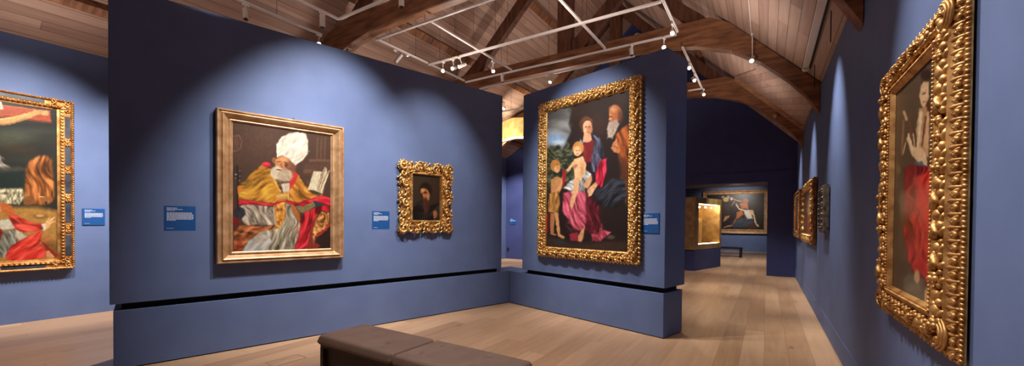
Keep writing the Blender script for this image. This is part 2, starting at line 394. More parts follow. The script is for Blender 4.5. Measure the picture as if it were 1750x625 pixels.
# end wall with opening to the next gallery, gable up to the ridge
OX0,OX1,OZ=-3.7,.023,2.8
w=MB()
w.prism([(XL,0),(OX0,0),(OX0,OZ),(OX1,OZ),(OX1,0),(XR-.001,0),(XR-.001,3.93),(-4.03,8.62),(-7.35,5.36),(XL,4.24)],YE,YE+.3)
w.box(OX0-.4,XR-.001,YE-.03,YE,3.1,3.13); struct(w.build('wall_end',m_wall2),'dim blue end wall with a wide opening to the next gallery')
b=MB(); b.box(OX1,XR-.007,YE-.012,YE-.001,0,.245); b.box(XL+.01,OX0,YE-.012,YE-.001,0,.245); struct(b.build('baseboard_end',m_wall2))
# next gallery
YF=26.0
w=MB(); w.box(-7,XR+.2,YF,YF+.2,0,3.75); struct(w.build('wall_far',m_wall))
b=MB(); b.box(-7,XR,YF-.015,YF-.001,0,.26); struct(b.build('baseboard_far',m_wall))
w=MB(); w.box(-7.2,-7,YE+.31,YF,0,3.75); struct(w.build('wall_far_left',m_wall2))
w=MB(); w.box(-7,XR,YE+.31,YF,3.6,3.75); struct(w.build('ceiling_far',mat('plaster',(150,146,146),.8)))
# roof slopes
def slopez(x):
    if x>-4.026: return 3.92+.98*(XR-x)
    if x>-7.35: return 5.33+.98*(x+7.35)
    return 4.22+.57*(x+9.3)
T=.08
w=MB(); w.prism([(XR+.25,slopez(XR+.25)),(-4.026,8.588),(-4.026,8.70),(XR+.25,slopez(XR+.25)+.12)],-4,YE); struct(w.build('ceiling_right',m_roofR),'boarded right roof slope')
w=MB(); w.prism([(-4.026,8.588),(-7.35,5.33),(-9.55,4.22-.1425),(-9.55,4.2),(-7.36,5.45),(-4.026,8.70)],-4,YE); struct(w.build('ceiling_left',m_roofL),'boarded left roof slope')
# oblique boarded panel in the bay beyond the near arch
pv=[(-.72,11.85),(-.23,10.1),(-.1,8.62),(.73,8.62),(.73,11.85)]
w=MB(); n=len(pv)
w.add([(x,y,slopez(x)-.005) for x,y in pv]+[(x,y,slopez(x)-.03) for x,y in pv],[tuple(range(n)),tuple(reversed(range(n,2*n)))]+[(i,(i+1)%n,(i+1)%n+n,i+n) for i in range(n)])
struct(w.build('trim_1',m_panel),'boarded roof panel laid across the slope')

# purlins
def purlin(x,z,wd,ht,y0,y1,lab,m=m_beam,ang=44.4):
    o=MB(); o.box(-wd/2,wd/2,y0,y1,-ht,0); p=o.build('purlin',m); p.location=(x,0,z); p.rotation_euler=(0,R(-ang),0)
    return tag(p,lab,'roof beam','roof purlins')
purlin(-6.80,5.862,.16,.12,-3.9,14.2,'brown purlin along left roof slope, between the lower one and the ridge')
purlin(-8.46,4.69,.15,.1,-3.9,14.2,'lowest brown purlin on the left roof slope near the left wall',ang=29.7)
purlin(-5.34,7.293,.16,.12,-3.9,14.2,'highest brown purlin on the left roof slope')
purlin(-1.6,6.208,.18,.1,-3.9,14.2,'dark purlin high on the right roof slope',ang=-44.4)

# ============================================================ ROOF TRUSSES
def truss(y,lab,extra=False):
    e=empty('roof_truss',(0,y,0),0,lab,'roof truss','timber roof trusses')
    th=.2
    # right leg with arched soffit; left leg mirrored about x=-3.95
    top=[(.73,3.90),(-.62,slopez(-.62)-.012),(-.95,5.42)]
    arch=[(-2.3,5.06),(-1.75,5.03),(-1.17,4.93),(-.58,4.72),(-.12,4.42),(.3,4.02),(.55,3.72),(.73,3.40)]
    m=MB(); m.prism([(a,b) for a,b in arch]+[(a,b) for a,b in top]+[(-2.3,5.42)],0,th)
    m.build('arched_brace',m_beam,e)
    lt=[(-9.28,4.19),(-7.4,slopez(-7.4)-.02),(-6.9,5.42),(-5.6,5.42)]
    la=[(-5.6,5.06),(-6.15,5.03),(-6.73,4.93),(-7.32,4.72),(-7.78,4.42),(-8.2,4.1),(-8.7,3.72),(-9.28,3.40)]
    m=MB(); m.prism(lt+la,0,th); m.build('arched_brace',m_beam,e)
    m=MB(); m.box(-5.6,-2.3,0,th,5.06,5.42); m.build('tie_beam',m_beam,e)
    m=MB(); m.box(-4.11,-3.78,-.01,th+.01,5.42,8.2); m.build('king_post',m_beamx,e)
    # principal rafters stop under the purlins
    m=MB(); d=.34; q=.3
    m.prism([(-1.0,5.42),(-1.36,5.42),(-3.78,5.42+2.42*.98),(-3.78,5.42+2.42*.98+.33),(-1.36,5.42+.33+.0),(-1.12,5.54)],.02,th-.02); m.build('principal_rafter',m_beamx,e)
    m=MB(); m.prism([(-6.9,5.42),(-6.4,5.42),(-4.11,5.42+2.29*.98),(-4.11,5.42+2.29*.98+.38),(-6.4,5.42+.38),(-6.78,5.5)],.02,th-.02); m.build('principal_rafter',m_beamx,e)
    m=MB(); m.prism([(-3.78,5.42),(-3.5,5.42),(-2.62,6.28),(-2.8,6.46),(-3.78,5.62)],.03,th-.03); m.build('strut',m_beamx,e)
    if extra:
        m=MB(); m.prism([(.73,3.905),(-.72,5.325),(-.6,5.325+.01),(.73,4.02-.09)],-.16,-.001)
    return e
truss(4.88,'nearest arched timber truss, its left end above the long partition')
truss(8.42,'middle arched timber truss spanning above the short partition')
truss(12.02,'far arched timber truss in front of the dark gable')

m=MB(); m.prism([(.73,3.925),(-.74,5.365),(-.74,5.245),(.73,3.80)],11.9,12.015)
p=m.build('rafter',m_pale); tag(p,'pale pine rafter strip along the top of the far truss','roof beam')
m=MB(); m.ell((0,0,0),(.05,.09,.05),None,10,6); p=m.build('timber_peg',m_pale); p.location=(.16,12.0,4.25)
p.location=(.16,11.96,4.22); tag(p,'round pale timber peg end on the far truss','peg')

# ============================================================ PARTITIONS
TH=.53; BH=.61; WB=.68; WT=3.90
Cx,Cy=-4.16,6.505
LL=5.40
angL=math.atan2(ly,lx)
# long partition: local x along the wall from its near end, y into the wall
eL=empty('long_partition',(Cx-lx*LL,Cy-ly*LL,0),angL,'long blue display wall standing on a plinth, bishop and small portrait hung on it','partition wall')
m=MB(); m.box(0,LL+.53,0,TH,.012,BH,bev=.003); m.build('plinth',m_wall,eL)
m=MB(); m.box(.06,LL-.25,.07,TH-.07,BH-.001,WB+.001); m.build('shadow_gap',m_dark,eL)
m=MB(); m.box(-.025,LL-.21,-.02,TH+.02,WB,WT,bev=.003); m.build('upper_wall',m_wall,eL)
m=MB(); m.box(.02,LL+.5,.02,TH-.02,0,.013); m.build('floor_recess',m_dark,eL)
angW=math.atan2(wy,wx); WL=3.12
Wx0,Wy0=Cx+nWx*0+.0,Cy+.0
eW=empty('short_partition',(Cx+.02,Cy-.004,0),angW,'short blue display wall on a plinth, tall family painting hung on it','partition wall')
m=MB(); m.box(.0,WL,0,TH,.012,BH-.002,bev=.003); m.build('plinth',m_wall,eW)
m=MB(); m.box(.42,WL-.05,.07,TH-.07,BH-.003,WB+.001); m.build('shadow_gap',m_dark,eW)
m=MB(); m.box(.37,WL+.02,-.02,TH+.02,WB,WT-.04,bev=.003); m.build('upper_wall',m_wall,eW)
m=MB(); m.box(.02,WL-.02,.02,TH-.02,0,.013); m.build('floor_recess',m_dark,eW)
def onL(s,z,d=0.02): return (-4.1547+lx*s+nLx*(d-.02),6.4937+ly*s+nLy*(d-.02),z)   # s measured back from the corner
def onW(s,z,d=.02): return (-2.63+wx*s+nWx*(d-.0),6.065+wy*s+nWy*(d-.0),z)

# ============================================================ PAINTING: BISHOP (long wall)
P1w,P1h=1.42,1.78
P1=empty('framed_painting',onL(-4.55,1.04,.025),angL,'large painting of a bishop in white mitre and gold cope, plain gilt moulding frame','painting','framed paintings in the gallery')
f=MB()
prof=[(0,0),(0,.085),(.06,.1),(.14,.1),(.2,.082),(.3,.088),(.36,.105),(.45,.098),(.62,.066),(.72,.052),(.78,.06),(.86,.062),(.92,.045),(1,.038)]
sweep(prof,P1w,P1h,.165,.135,f); f.build('frame',m_goldp,P1)
f=MB(); f.box(.01,P1w-.01,-.002,.0,.01,P1h-.01); 
a=Art([(396,208),(570,235),(570,422),(395,429)],P1w-.31,P1h-.26,200,(74,54,44),1)
a.zoom(390,200,5.21)
a.poly([(30,40),(450,100),(440,330),(300,420),(30,420)],(80,57,46),6); a.ell(300,200,160,90,(88,62,50),8,op=.6)
for x in (815,850,885): a.ln([(x,200),(x-6,380)],16,(112,78,58),1.2,op=.7)
a.poly([(740,378),(935,385),(935,405),(740,400)],(116,84,62),1.2,op=.8); a.poly([(680,420),(935,410),(930,520),(690,520)],(92,64,50),2,op=.6)
a.poly([(690,470),(760,465),(760,500),(690,500)],(120,84,62),1,op=.6)
a.ln([(45,170),(95,160),(122,210),(110,270),(70,305),(45,295)],14,(128,90,62),1,op=.75); a.ell(70,220,25,45,(108,76,54),2,op=.6)
a.ln([(75,430),(80,560),(82,800)],26,(44,34,32),1); a.ln([(105,460),(104,560)],10,(40,32,30),1); a.ell(62,505,14,8,(150,140,125),.6); a.ln([(48,440),(50,560)],12,(52,40,36),1)
for (x,y) in ((102,475),(104,520),(100,560),(60,540)): a.ell(x,y,5,6,(150,138,118),.5)
# right knee shadows
a.poly([(840,1020),(940,950),(945,1175),(770,1175)],(48,32,28),2)
# alb and sleeves
a.poly([(525,750),(620,800),(665,980),(600,1175),(40,1195),(60,1080),(300,1000),(450,960)],(160,150,126),1.5,fold=(105, 110, 22, 0.9))
a.strokes(46,(330,960,620,1150),72,120,7,[(196,188,164),(122,112,90),(210,204,184),(138,126,102)],4)
a.strokes(18,(540,780,640,960),66,130,8,[(224,218,200),(120,108,90)],5)
a.poly([(100,785),(150,765),(410,790),(432,960),(250,948),(170,965),(120,915)],(168,152,134),1.2,fold=(60, 90, 20, 0.9))
a.strokes(44,(130,790,380,900),40,80,8,[(214,202,184),(120,104,90),(190,176,158),(140,122,106)],6)
a.poly([(120,1195),(175,1095),(300,1022),(375,1050),(400,1110),(330,1190)],(206,206,200),1.2,fold=(-35, 120, 40, 0.3)); a.strokes(8,(180,1060,340,1150),-30,90,10,[(178,180,176),(226,226,220)],7,.4)
a.poly([(40,1005),(120,948),(240,962),(430,955),(440,985),(300,1012),(180,1092),(115,1195),(38,1195)],(150,84,46),1.2,fold=(-25, 60, 26, 0.9))
a.strokes(40,(60,960,330,1120),-20,46,9,[(216,128,66),(112,54,32),(196,110,54),(226,150,84)],8); a.poly([(60,1100),(120,1080),(110,1190),(60,1190)],(168,52,34),2,op=.5)
a.poly([(40,800),(80,790),(90,960),(40,960)],(122,28,34),1.5)
a.ell(95,845,58,50,(48,48,54),1.2); a.strokes(12,(50,810,120,870),60,30,6,[(84,86,92),(28,28,32)],9); a.ln([(80,700),(88,830)],18,(40,30,30),.8); a.ln([(96,880),(100,950)],12,(96,54,36),.8)
# orphreys
a.poly([(412,760),(528,740),(526,880),(482,965),(430,990),(425,880)],(204,128,54),1,fold=(85, 30, 18, 0.8)); a.strokes(26,(430,770,510,930),80,34,8,[(236,164,84),(166,92,36),(222,148,70)],10)
a.poly([(548,745),(602,780),(655,860),(655,940),(600,850)],(176,98,48),1)
a.ln([(412,790),(432,960)],9,(222,214,198),.6,op=.8)
a.poly([(620,790),(780,735),(800,785),(700,850),(650,840)],(124,112,72),1.2); a.strokes(14,(650,760,770,800),-30,40,7,[(176,164,110),(84,74,48)],11)
a.poly([(770,735),(850,715),(925,740),(915,785),(800,790)],(52,56,62),1.2); a.ln([(790,725),(870,718)],8,(120,124,126),.6)
# red lining and drape
a.poly([(600,1170),(645,1060),(668,940),(660,900),(700,840),(800,800),(860,780),(935,785),(930,840),(850,830),(770,930),(745,1050),(720,1168)],(202,34,44),1,fold=(112, 130, 30, 0.9))
a.strokes(22,(650,850,800,1080),118,110,14,[(232,66,72),(150,18,30),(224,50,58),(120,14,26)],12,.55)
a.poly([(720,1168),(745,1040),(760,960),(800,880),(820,1000),(780,1100),(840,1130),(800,1175)],(140,52,40),1.5)
a.poly([(765,1030),(800,905),(850,838),(922,848),(925,930),(880,990),(800,1040),(780,1120)],(200,128,66),1.2,fold=(50, 30, 20, 1))
a.strokes(44,(785,860,890,1000),30,24,8,[(238,180,112),(150,78,40),(220,150,84),(176,70,46)],13)
a.ln([(790,1060),(860,1020),(925,950)],16,(196,48,46),.8)
# cope
a.poly([(78,612),(150,560),(200,500),(270,452),(312,408),(392,465),(432,560),(482,655),(484,735),(420,765),(250,745),(90,728)],(192,132,40),1,fold=(-22, 120, 30, 0.75))
a.strokes(60,(110,560,440,730),-24,90,12,[(224,168,70),(156,98,26),(206,146,50),(232,180,88)],14,.5)
a.strokes(22,(260,440,400,560),50,70,11,[(214,156,60),(160,102,30)],15,.5)
a.poly([(590,470),(645,520),(705,612),(765,680),(862,690),(835,722),(640,758),(562,742),(550,640)],(184,118,42),1,fold=(48, 100, 28, 0.7))
a.strokes(36,(580,560,740,700),50,70,11,[(208,144,62),(148,86,28),(196,130,52)],16,.5)
a.poly([(78,610),(130,600),(120,650),(84,680)],(206,122,50),1)
a.poly([(86,722),(250,742),(400,762),(470,738),(560,742),(620,757),(760,722),(860,694),(932,712),(937,790),(870,765),(790,745),(690,790),(600,775),(500,752),(400,785),(250,775),(88,772)],(196,34,46),.8,fold=(5, 140, 14, 0.6))
a.ln([(100,738),(250,752),(390,772)],10,(232,84,84),.8,op=.7)
a.poly([(430,680),(548,662),(560,728),(455,748)],(206,152,72),1); a.ln([(440,700),(552,690)],9,(236,196,120),.8); a.ln([(450,735),(560,722)],9,(156,96,36),.8)
a.ln([(420,550),(455,630),(480,660)],12,(226,176,92),.8); a.ln([(555,735),(550,650),(575,580),(600,540)],10,(232,182,100),.8)
# head, beard, hat
a.ell(350,420,42,22,(196,28,50),.8,rot=10); a.ell(345,414,26,10,(226,70,84),.8)
a.poly([(560,560),(600,470),(640,520),(600,600),(560,650)],(196,50,46),1); a.poly([(480,590),(560,580),(560,660),(500,668)],(206,190,166),1); a.strokes(14,(490,590,545,640),85,34,6,[(150,130,112),(228,216,196)],17)
a.ell(420,385,20,26,(150,92,58),.8); a.ell(505,410,80,62,(188,126,80),1); a.ell(575,440,48,62,(128,80,58),2.2,op=.85); a.ell(500,385,50,22,(214,158,104),2,op=.8)
a.ell(445,495,62,58,(204,190,162),1.5); a.ell(520,520,70,54,(176,156,130),1.6); a.strokes(34,(400,460,560,540),70,46,7,[(232,222,198),(156,136,112),(206,190,164)],18)
a.ln([(452,402),(478,396)],8,(78,46,32),.6); a.ln([(510,404),(535,412)],8,(70,42,30),.6); a.ln([(490,400),(482,440),(496,446)],8,(150,92,60),.6); a.ln([(440,466),(486,470)],10,(98,52,40),.6); a.ell(530,430,14,16,(96,60,46),1)
a.poly([(443,242),(490,182),(560,150),(640,144),(706,156),(730,220),(728,330),(690,382),(615,434),(560,382),(500,345),(444,362)],(230,221,204),1,fold=(-50, 60, 30, 0.3))
a.strokes(40,(470,180,690,330),20,60,10,[(246,240,228),(204,192,172),(238,230,214)],19,.6); a.strokes(22,(560,330,700,400),-60,70,8,[(190,178,156),(246,240,226),(168,154,132)],20,.6)
a.ln([(448,250),(448,355)],10,(246,238,224),.8)
# book
a.poly([(725,645),(782,485),(855,490),(805,655)],(214,202,172),.9); a.poly([(800,655),(880,450),(900,462),(905,520),(860,685)],(196,178,146),.9)
a.strokes(10,(750,520,810,620),-72,60,5,[(150,140,118)],21); a.ln([(820,650),(885,460)],7,(110,96,78),.5); a.ln([(845,670),(922,480)],8,(222,206,176),.5); a.ln([(835,660),(900,500)],6,(120,100,78),.5)
a.build('canvas',P1,.155,.13,.04,.76)
m=MB(); m.tube([(P1w*.56,-.03,P1h-.01),(P1w*.56,-.035,P1h+.02),(P1w*.56+.012,-.035,P1h+.03),(P1w*.56+.02,-.035,P1h+.015)],.004,6); m.build('hanging_hook',m_black,P1)

# ============================================================ PAINTING: BEARDED MAN, SCROLLED FRAME
P2w,P2h=.98,1.12
P2=empty('framed_painting',onL(-2.31,1.36,.025),angL,'small dark portrait of a bearded man in a deeply scrolled gold leaf frame','painting','framed paintings in the gallery')
f=MB()
sweep([(0,0),(0.02,.02),(.14,.03),(.4,.045),(.7,.04),(.78,.062),(.9,.066),(.95,.05),(1,.036)],P2w-.1,P2h-.1,.2,.155,f)
f.v=[(x+.05,y,z+.05) for x,y,z in f.v]; f.build('frame',m_gold,P2)
o=MB(); rs=random.Random(3)
def rail(p,q,nrm,cnt,wd):
    p=Vector(p);q=Vector(q);t=(q-p).normalized();nn=Vector(nrm);ln=(q-p).length/cnt
    for i in range(cnt):
        c=p+t*ln*(i+.5); sg=1 if i%2 else -1; a0=math.atan2(t.y,t.x)
        scroll(o,c+nn*(wd*.16*sg)+t*ln*.1,ln*.46,a0+PI+rs.uniform(-.3,.3),.95,.021,.055,sg,taper=.5)
        scroll(o,c-nn*(wd*.3*sg)-t*ln*.2,ln*.3,a0+rs.uniform(-.3,.3),.9,.015,.06,-sg)
        leaf(o,c+nn*wd*.4*sg+t*ln*.35,t+nn*.7*sg,ln*.75,.035,.018,.055)
        leaf(o,c-nn*wd*.38*sg+t*ln*.1,t-nn*.5*sg,ln*.7,.032,.018,.05)
        leaf(o,c+nn*wd*.45*sg-t*ln*.3,t-nn*.9*sg,ln*.5,.028,.016,.04)
        for k in range(3): o.ell((c.x+rs.uniform(-.04,.04),-.07-rs.uniform(0,.02),c.y+rs.uniform(-.04,.04)),(.011,.011,.011),None,6,4)
rail((.09,.085),(P2w-.09,.085),(0,1),5,.15); rail((P2w-.1,.1),(P2w-.1,P2h-.1),(-1,0),6,.17)
rail((P2w-.09,P2h-.085),(.09,P2h-.085),(0,-1),5,.15); rail((.1,P2h-.1),(.1,.1),(1,0),6,.17)
for (cx,cz,a0) in ((.085,.085,0),(P2w-.085,.085,PI/2),(P2w-.085,P2h-.085,PI),(.085,P2h-.085,-PI/2)):
    scroll(o,(cx,cz),.085,a0+PI*.75,1.2,.024,.06,1); scroll(o,(cx,cz),.085,a0+PI*1.25,.8,.018,.05,-1,bulb=False)
    sx=-1 if cx<.5 else 1; sz=-1 if cz<.5 else 1
    for k in range(4):
        an=math.atan2(sz,sx)+(k-1.5)*.5; leaf(o,(cx+.07*math.cos(an),cz+.07*math.sin(an)),(math.cos(an),math.sin(an)),.09,.03,.016,.045)
for pp,t,nn,i,k in perim(P2w,P2h,.035,.035,.085):     # ragged leaf tips round the outer edge
    if i%3!=1: leaf(o,pp-nn*rs.uniform(0,.025),t*rs.uniform(.3,1)-nn*rs.uniform(.2,1),.085,.03,.016,.03)
for pp,t,nn,i,k in perim(P2w,P2h,.225,.182,.03): o.ell((pp.x,-.066,pp.y),(.009,.009,.009),None,6,4)
o.build('carved_scrollwork',m_gold,P2)
a=Art([(706,296),(761,299),(760,376),(706,377)],P2w-.46,P2h-.376,210,(60,48,37),5)
a.zoom(700,290,6.58)
a.ell(200,150,120,80,(72,57,43),8,op=.6); a.ell(330,240,26,60,(92,44,34),4,op=.5)
a.ell(212,225,78,88,(42,26,18),2); a.poly([(50,420),(100,370),(170,350),(270,400),(395,360),(395,570),(45,570)],(30,26,24),2,fold=(-40, 120, 26, 0.6))
a.poly([(150,215),(195,205),(245,225),(262,290),(245,350),(215,360),(190,330),(172,280),(150,262)],(192,122,70),1)
a.ell(175,228,22,20,(230,170,110),1.4); a.ell(245,290,18,38,(206,142,88),1.6,op=.8); a.ell(205,250,16,10,(70,36,24),1); a.ln([(160,268),(190,262)],9,(60,30,20),.7); a.ln([(205,262),(235,258)],9,(52,28,20),.7)
a.poly([(185,320),(212,312),(250,345),(262,420),(240,470),(200,490),(186,430)],(78,44,30),1.6); a.ln([(192,330),(215,322)],12,(128,58,42),.8); a.ell(205,420,18,46,(104,42,32),2,op=.6)
a.strokes(14,(190,340,240,430),85,44,6,[(136,74,44),(70,30,20)],33)
a.ln([(150,560),(250,500),(330,430),(392,385)],26,(46,42,40),1.4); a.ln([(270,500),(330,450),(388,400)],10,(84,78,70),1,op=.7)
a.ell(330,488,30,44,(160,92,60),1.1); 
for k in range(4): a.ln([(345-k*3,462+k*20),(312,470+k*20)],11,(204,134,90),.6)
a.ln([(325,530),(322,568)],10,(130,110,92),.8)
a.build('canvas',P2,.23,.188,.04,.6)

# ============================================================ PAINTING: FAMILY (short wall)
P3w,P3h=1.98,2.61
P3=empty('framed_painting',onW(-.755,.97,.025),angW,'tall painting of a mother, two children and old man, carved gold leaf frame','painting','framed paintings in the gallery')
f=MB()
sweep([(0,0),(0,.05),(.08,.06),(.2,.05),(.45,.085),(.7,.075),(.8,.045),(.9,.055),(1,.036)],P3w,P3h,.2,.165,f); f.build('frame',m_gold,P3)
o=MB(); rs=random.Random(8)
for pp,t,nn,i,k in perim(P3w,P3h,.09,.078,.105):
    sg=1 if i%2 else -1; c=pp
    a0=math.atan2(t.y,t.x)
    scroll(o,c+nn*.012*sg,.046,a0+PI*.5+sg*.6,.85,.016,.078,sg,9,.5)
    leaf(o,c+nn*.045*sg+t*.04,t+nn*.8*sg,.085,.034,.02,.082)
    leaf(o,c-nn*.05*sg-t*.03,t-nn*.9*sg,.08,.032,.02,.075)
    leaf(o,c-nn*.03*sg+t*.05,t*.6-nn*.9*sg,.06,.026,.02,.086)
    o.ell((c.x+t.x*.05,-.1,c.y+t.y*.05),(.017,.017,.017),None,7,5)
for pp,t,nn,i,k in perim(P3w,P3h,.012,.012,.062): leaf(o,pp-nn*.006,nn+t*.45,.062,.034,.02,.05)
for pp,t,nn,i,k in perim(P3w,P3h,.168,.14,.05): leaf(o,pp,t+nn*.5,.05,.026,.014,.058)
o.build('carved_leaf_ornament',m_gold,P3)
a=Art([(926,195),(1069,157),(1066,428),(926,417)],P3w-.37,P3h-.3,150,(36,25,22),11)
a.zoom(920,150,4.4625)
a.poly([(25,185),(110,165),(225,165),(195,290),(215,350),(170,430),(150,490),(25,480)],(104,106,108),2,fold=(-10, 120, 40, 0.35))
a.ell(100,220,90,40,(78,76,76),4,op=.8); a.ell(120,300,70,26,(128,128,126),4,op=.7); a.ell(80,400,80,40,(118,150,186),4,op=.9); a.ell(120,430,50,22,(168,186,200),3,op=.8); a.ell(70,350,50,20,(140,146,150),3,op=.7)
a.poly([(200,150),(640,40),(640,200),(420,260),(300,220),(220,260)],(44,32,28),6); a.ell(430,300,60,80,(58,36,30),6,op=.7); a.ell(600,110,50,60,(66,42,30),6,op=.6)
a.poly([(28,480),(60,450),(90,462),(120,445),(150,495),(190,430),(235,470),(245,700),(60,760),(28,820)],(48,52,34),2,fold=(20, 20, 14, 1))
a.strokes(40,(30,460,180,640),20,26,12,[(66,70,44),(32,36,26),(84,84,54),(40,44,40)],12,.5)
a.strokes(16,(150,480,240,620),10,60,7,[(64,76,88),(44,52,60),(90,100,108)],13,.5)
# old man
a.poly([(556,370),(610,315),(662,285),(665,720),(620,640),(575,530)],(148,74,26),1.5,fold=(80, 110, 22, 0.8)); a.strokes(26,(570,340,650,480),75,90,14,[(190,104,40),(96,44,18),(170,88,32)],14,.5)
a.poly([(570,500),(640,560),(665,640),(665,860),(600,800),(590,620)],(92,48,26),3,op=.8)
a.poly([(590,680),(645,720),(640,900),(600,780)],(126,72,36),2,op=.7)
a.ell(552,215,50,66,(172,102,62),1); a.ell(535,180,30,24,(214,148,98),2.4,op=.8); a.ell(592,235,22,46,(96,56,36),2,op=.8); a.poly([(508,215),(500,262),(520,268),(530,230)],(206,138,92),.9); a.ln([(508,235),(530,238)],8,(70,36,26),.6)
a.poly([(502,275),(560,262),(585,290),(560,345),(530,400),(500,390),(488,330)],(166,150,136),1.3); a.strokes(26,(500,290,550,350),100,50,7,[(206,196,182),(112,92,80),(180,160,144)],15)
a.poly([(520,470),(535,425),(560,410),(570,440),(590,485),(575,510),(540,500)],(190,124,78),1); a.ln([(560,405),(558,450)],9,(214,150,100),.6); a.ln([(525,450),(575,470)],6,(120,66,40),.5)
# mother
a.ell(328,292,52,62,(72,44,32),1.4); a.poly([(310,360),(362,360),(376,412),(340,432),(304,425)],(198,148,116),1)
a.ell(338,318,36,54,(212,160,124),1); a.ell(360,330,16,44,(150,98,72),2,op=.7); a.ln([(318,312),(334,310)],7,(84,48,38),.6); a.ln([(346,310),(360,312)],7,(84,48,38),.6); a.ln([(340,312),(336,338),(346,342)],6,(160,106,80),.6); a.ln([(330,354),(350,354)],7,(160,72,62),.6); a.ln([(300,270),(330,240),(370,262)],14,(98,62,42),1)
a.poly([(298,425),(330,432),(380,410),(402,420),(400,560),(330,580),(305,520)],(108,30,34),1); a.ln([(318,450),(326,560)],10,(150,50,50),1,op=.6)
a.poly([(285,402),(305,425),(300,470),(270,440)],(120,134,160),1.2)
a.poly([(372,365),(430,395),(462,470),(470,590),(400,650),(362,640),(378,500),(390,420)],(62,62,82),1.3,fold=(78, 110, 16, 1)); a.strokes(30,(380,400,440,560),78,90,7,[(132,134,156),(36,34,48),(96,98,120)],16,.6)
a.poly([(428,590),(455,550),(486,545),(484,640),(450,765),(405,730),(400,660)],(172,26,50),1,fold=(105, 70, 16, 0.9)); a.strokes(16,(420,560,460,690),100,60,9,[(214,58,84),(110,12,28)],17,.6)
a.poly([(455,760),(520,690),(620,700),(645,830),(560,910),(430,900),(385,790)],(34,36,44),2,fold=(-28, 90, 26, 0.8)); a.strokes(22,(460,730,600,820),-28,60,8,[(66,76,88),(22,22,28),(92,104,114)],18,.5)
# lap cloth and skirt
a.poly([(155,800),(210,785),(320,780),(345,850),(335,1000),(322,1065),(240,1085),(200,1000),(148,930)],(166,66,84),1.2,fold=(66, 110, 22, 1))
a.poly([(330,800),(400,860),(435,900),(440,1060),(400,1110),(330,1080)],(88,20,30),3,fold=(85, 120, 20, 0.8)); a.strokes(12,(340,830,410,980),80,90,12,[(124,30,44),(60,14,20)],19,.6)
a.strokes(34,(165,800,310,940),66,80,11,[(214,116,132),(120,38,54),(196,92,108)],20,.6); a.strokes(22,(170,930,300,1060),20,80,9,[(222,130,142),(110,32,46),(190,84,100)],21,.6)
a.poly([(158,765),(200,715),(260,680),(330,632),(372,660),(352,700),(312,790),(225,785)],(160,164,164),1.2,fold=(62, 60, 16, 0.8)); a.strokes(26,(180,690,340,770),60,50,8,[(200,204,204),(112,114,118)],22,.6)
# infant
a.poly([(238,552),(305,530),(332,590),(322,660),(292,705),(245,695),(232,620)],(222,176,130),1); a.ell(300,620,14,50,(180,128,88),2,op=.7)
a.poly([(240,548),(254,572),(195,645),(178,632)],(214,166,120),.9); a.poly([(240,690),(278,700),(272,780),(240,870),(222,915),(205,892),(226,800)],(214,166,120),1); a.poly([(308,740),(350,680),(376,672),(372,720),(345,770),(320,760)],(196,146,104),1)
a.ell(268,470,42,50,(178,126,66),1.1); a.ell(262,492,29,36,(222,172,126),1); a.ln([(250,488),(262,488)],6,(110,68,48),.5); a.ln([(272,486),(282,486)],6,(110,68,48),.5); a.ln([(256,512),(270,512)],6,(180,84,70),.5)
a.poly([(225,600),(260,585),(268,600),(240,625)],(170,118,86),.8)
a.poly([(402,715),(418,745),(372,815),(348,828),(338,780),(370,745)],(208,156,118),1); 
for k in range(3): a.ln([(375+k*6,770+k*6),(350+k*10,825-k*4)],7,(226,178,138),.5)
a.poly([(292,1075),(322,1048),(312,1125),(292,1160),(270,1150),(272,1110)],(206,146,100),1)
a.poly([(205,1100),(270,1085),(268,1150),(212,1148)],(146,44,56),1.2); a.poly([(370,1100),(425,1095),(448,1022),(462,1068),(525,1088),(480,1120),(435,1160),(375,1150)],(176,64,80),1,fold=(40, 40, 16, 0.9)); a.strokes(10,(380,1070,470,1120),30,50,9,[(218,110,124),(110,30,44)],23,.6)
# boy
a.poly([(62,700),(105,678),(142,690),(160,640),(172,650),(150,760),(125,800),(60,805)],(184,130,82),1); a.ell(95,598,38,44,(166,112,56),1); a.ell(108,622,22,28,(210,156,106),.9); a.strokes(12,(70,570,115,610),30,20,7,[(200,146,80),(120,74,36)],24)
a.ln([(100,790),(140,740),(155,690)],18,(206,152,102),.9); a.poly([(150,630),(165,620),(178,660),(165,760),(150,740)],(146,30,40),1)
a.poly([(48,800),(122,788),(132,880),(112,952),(38,935)],(170,118,58),1,fold=(85, 90, 14, 0.7)); a.strokes(14,(55,810,110,900),85,60,8,[(206,152,84),(118,74,34)],25,.6)
a.poly([(60,945),(92,950),(86,1090),(108,1100),(100,1110),(60,1098)],(176,118,74),1); a.poly([(88,940),(118,945),(136,1095),(172,1120),(160,1136),(118,1110)],(206,148,98),1)
a.poly([(22,955),(50,945),(46,1080),(24,1112)],(128,20,26),1)
a.poly([(24,1112),(60,1112),(250,1170),(645,1150),(645,1260),(24,1225)],(62,46,34),4,op=.8); a.strokes(24,(60,1140,600,1210),5,80,8,[(88,68,48),(40,30,24)],26,.4)
a.ell(130,1155,40,20,(48,56,58),1.6,op=.8); a.ell(520,1125,30,14,(110,100,84),1.5,op=.6)
a.build('canvas',P3,.185,.15,.04,.76)

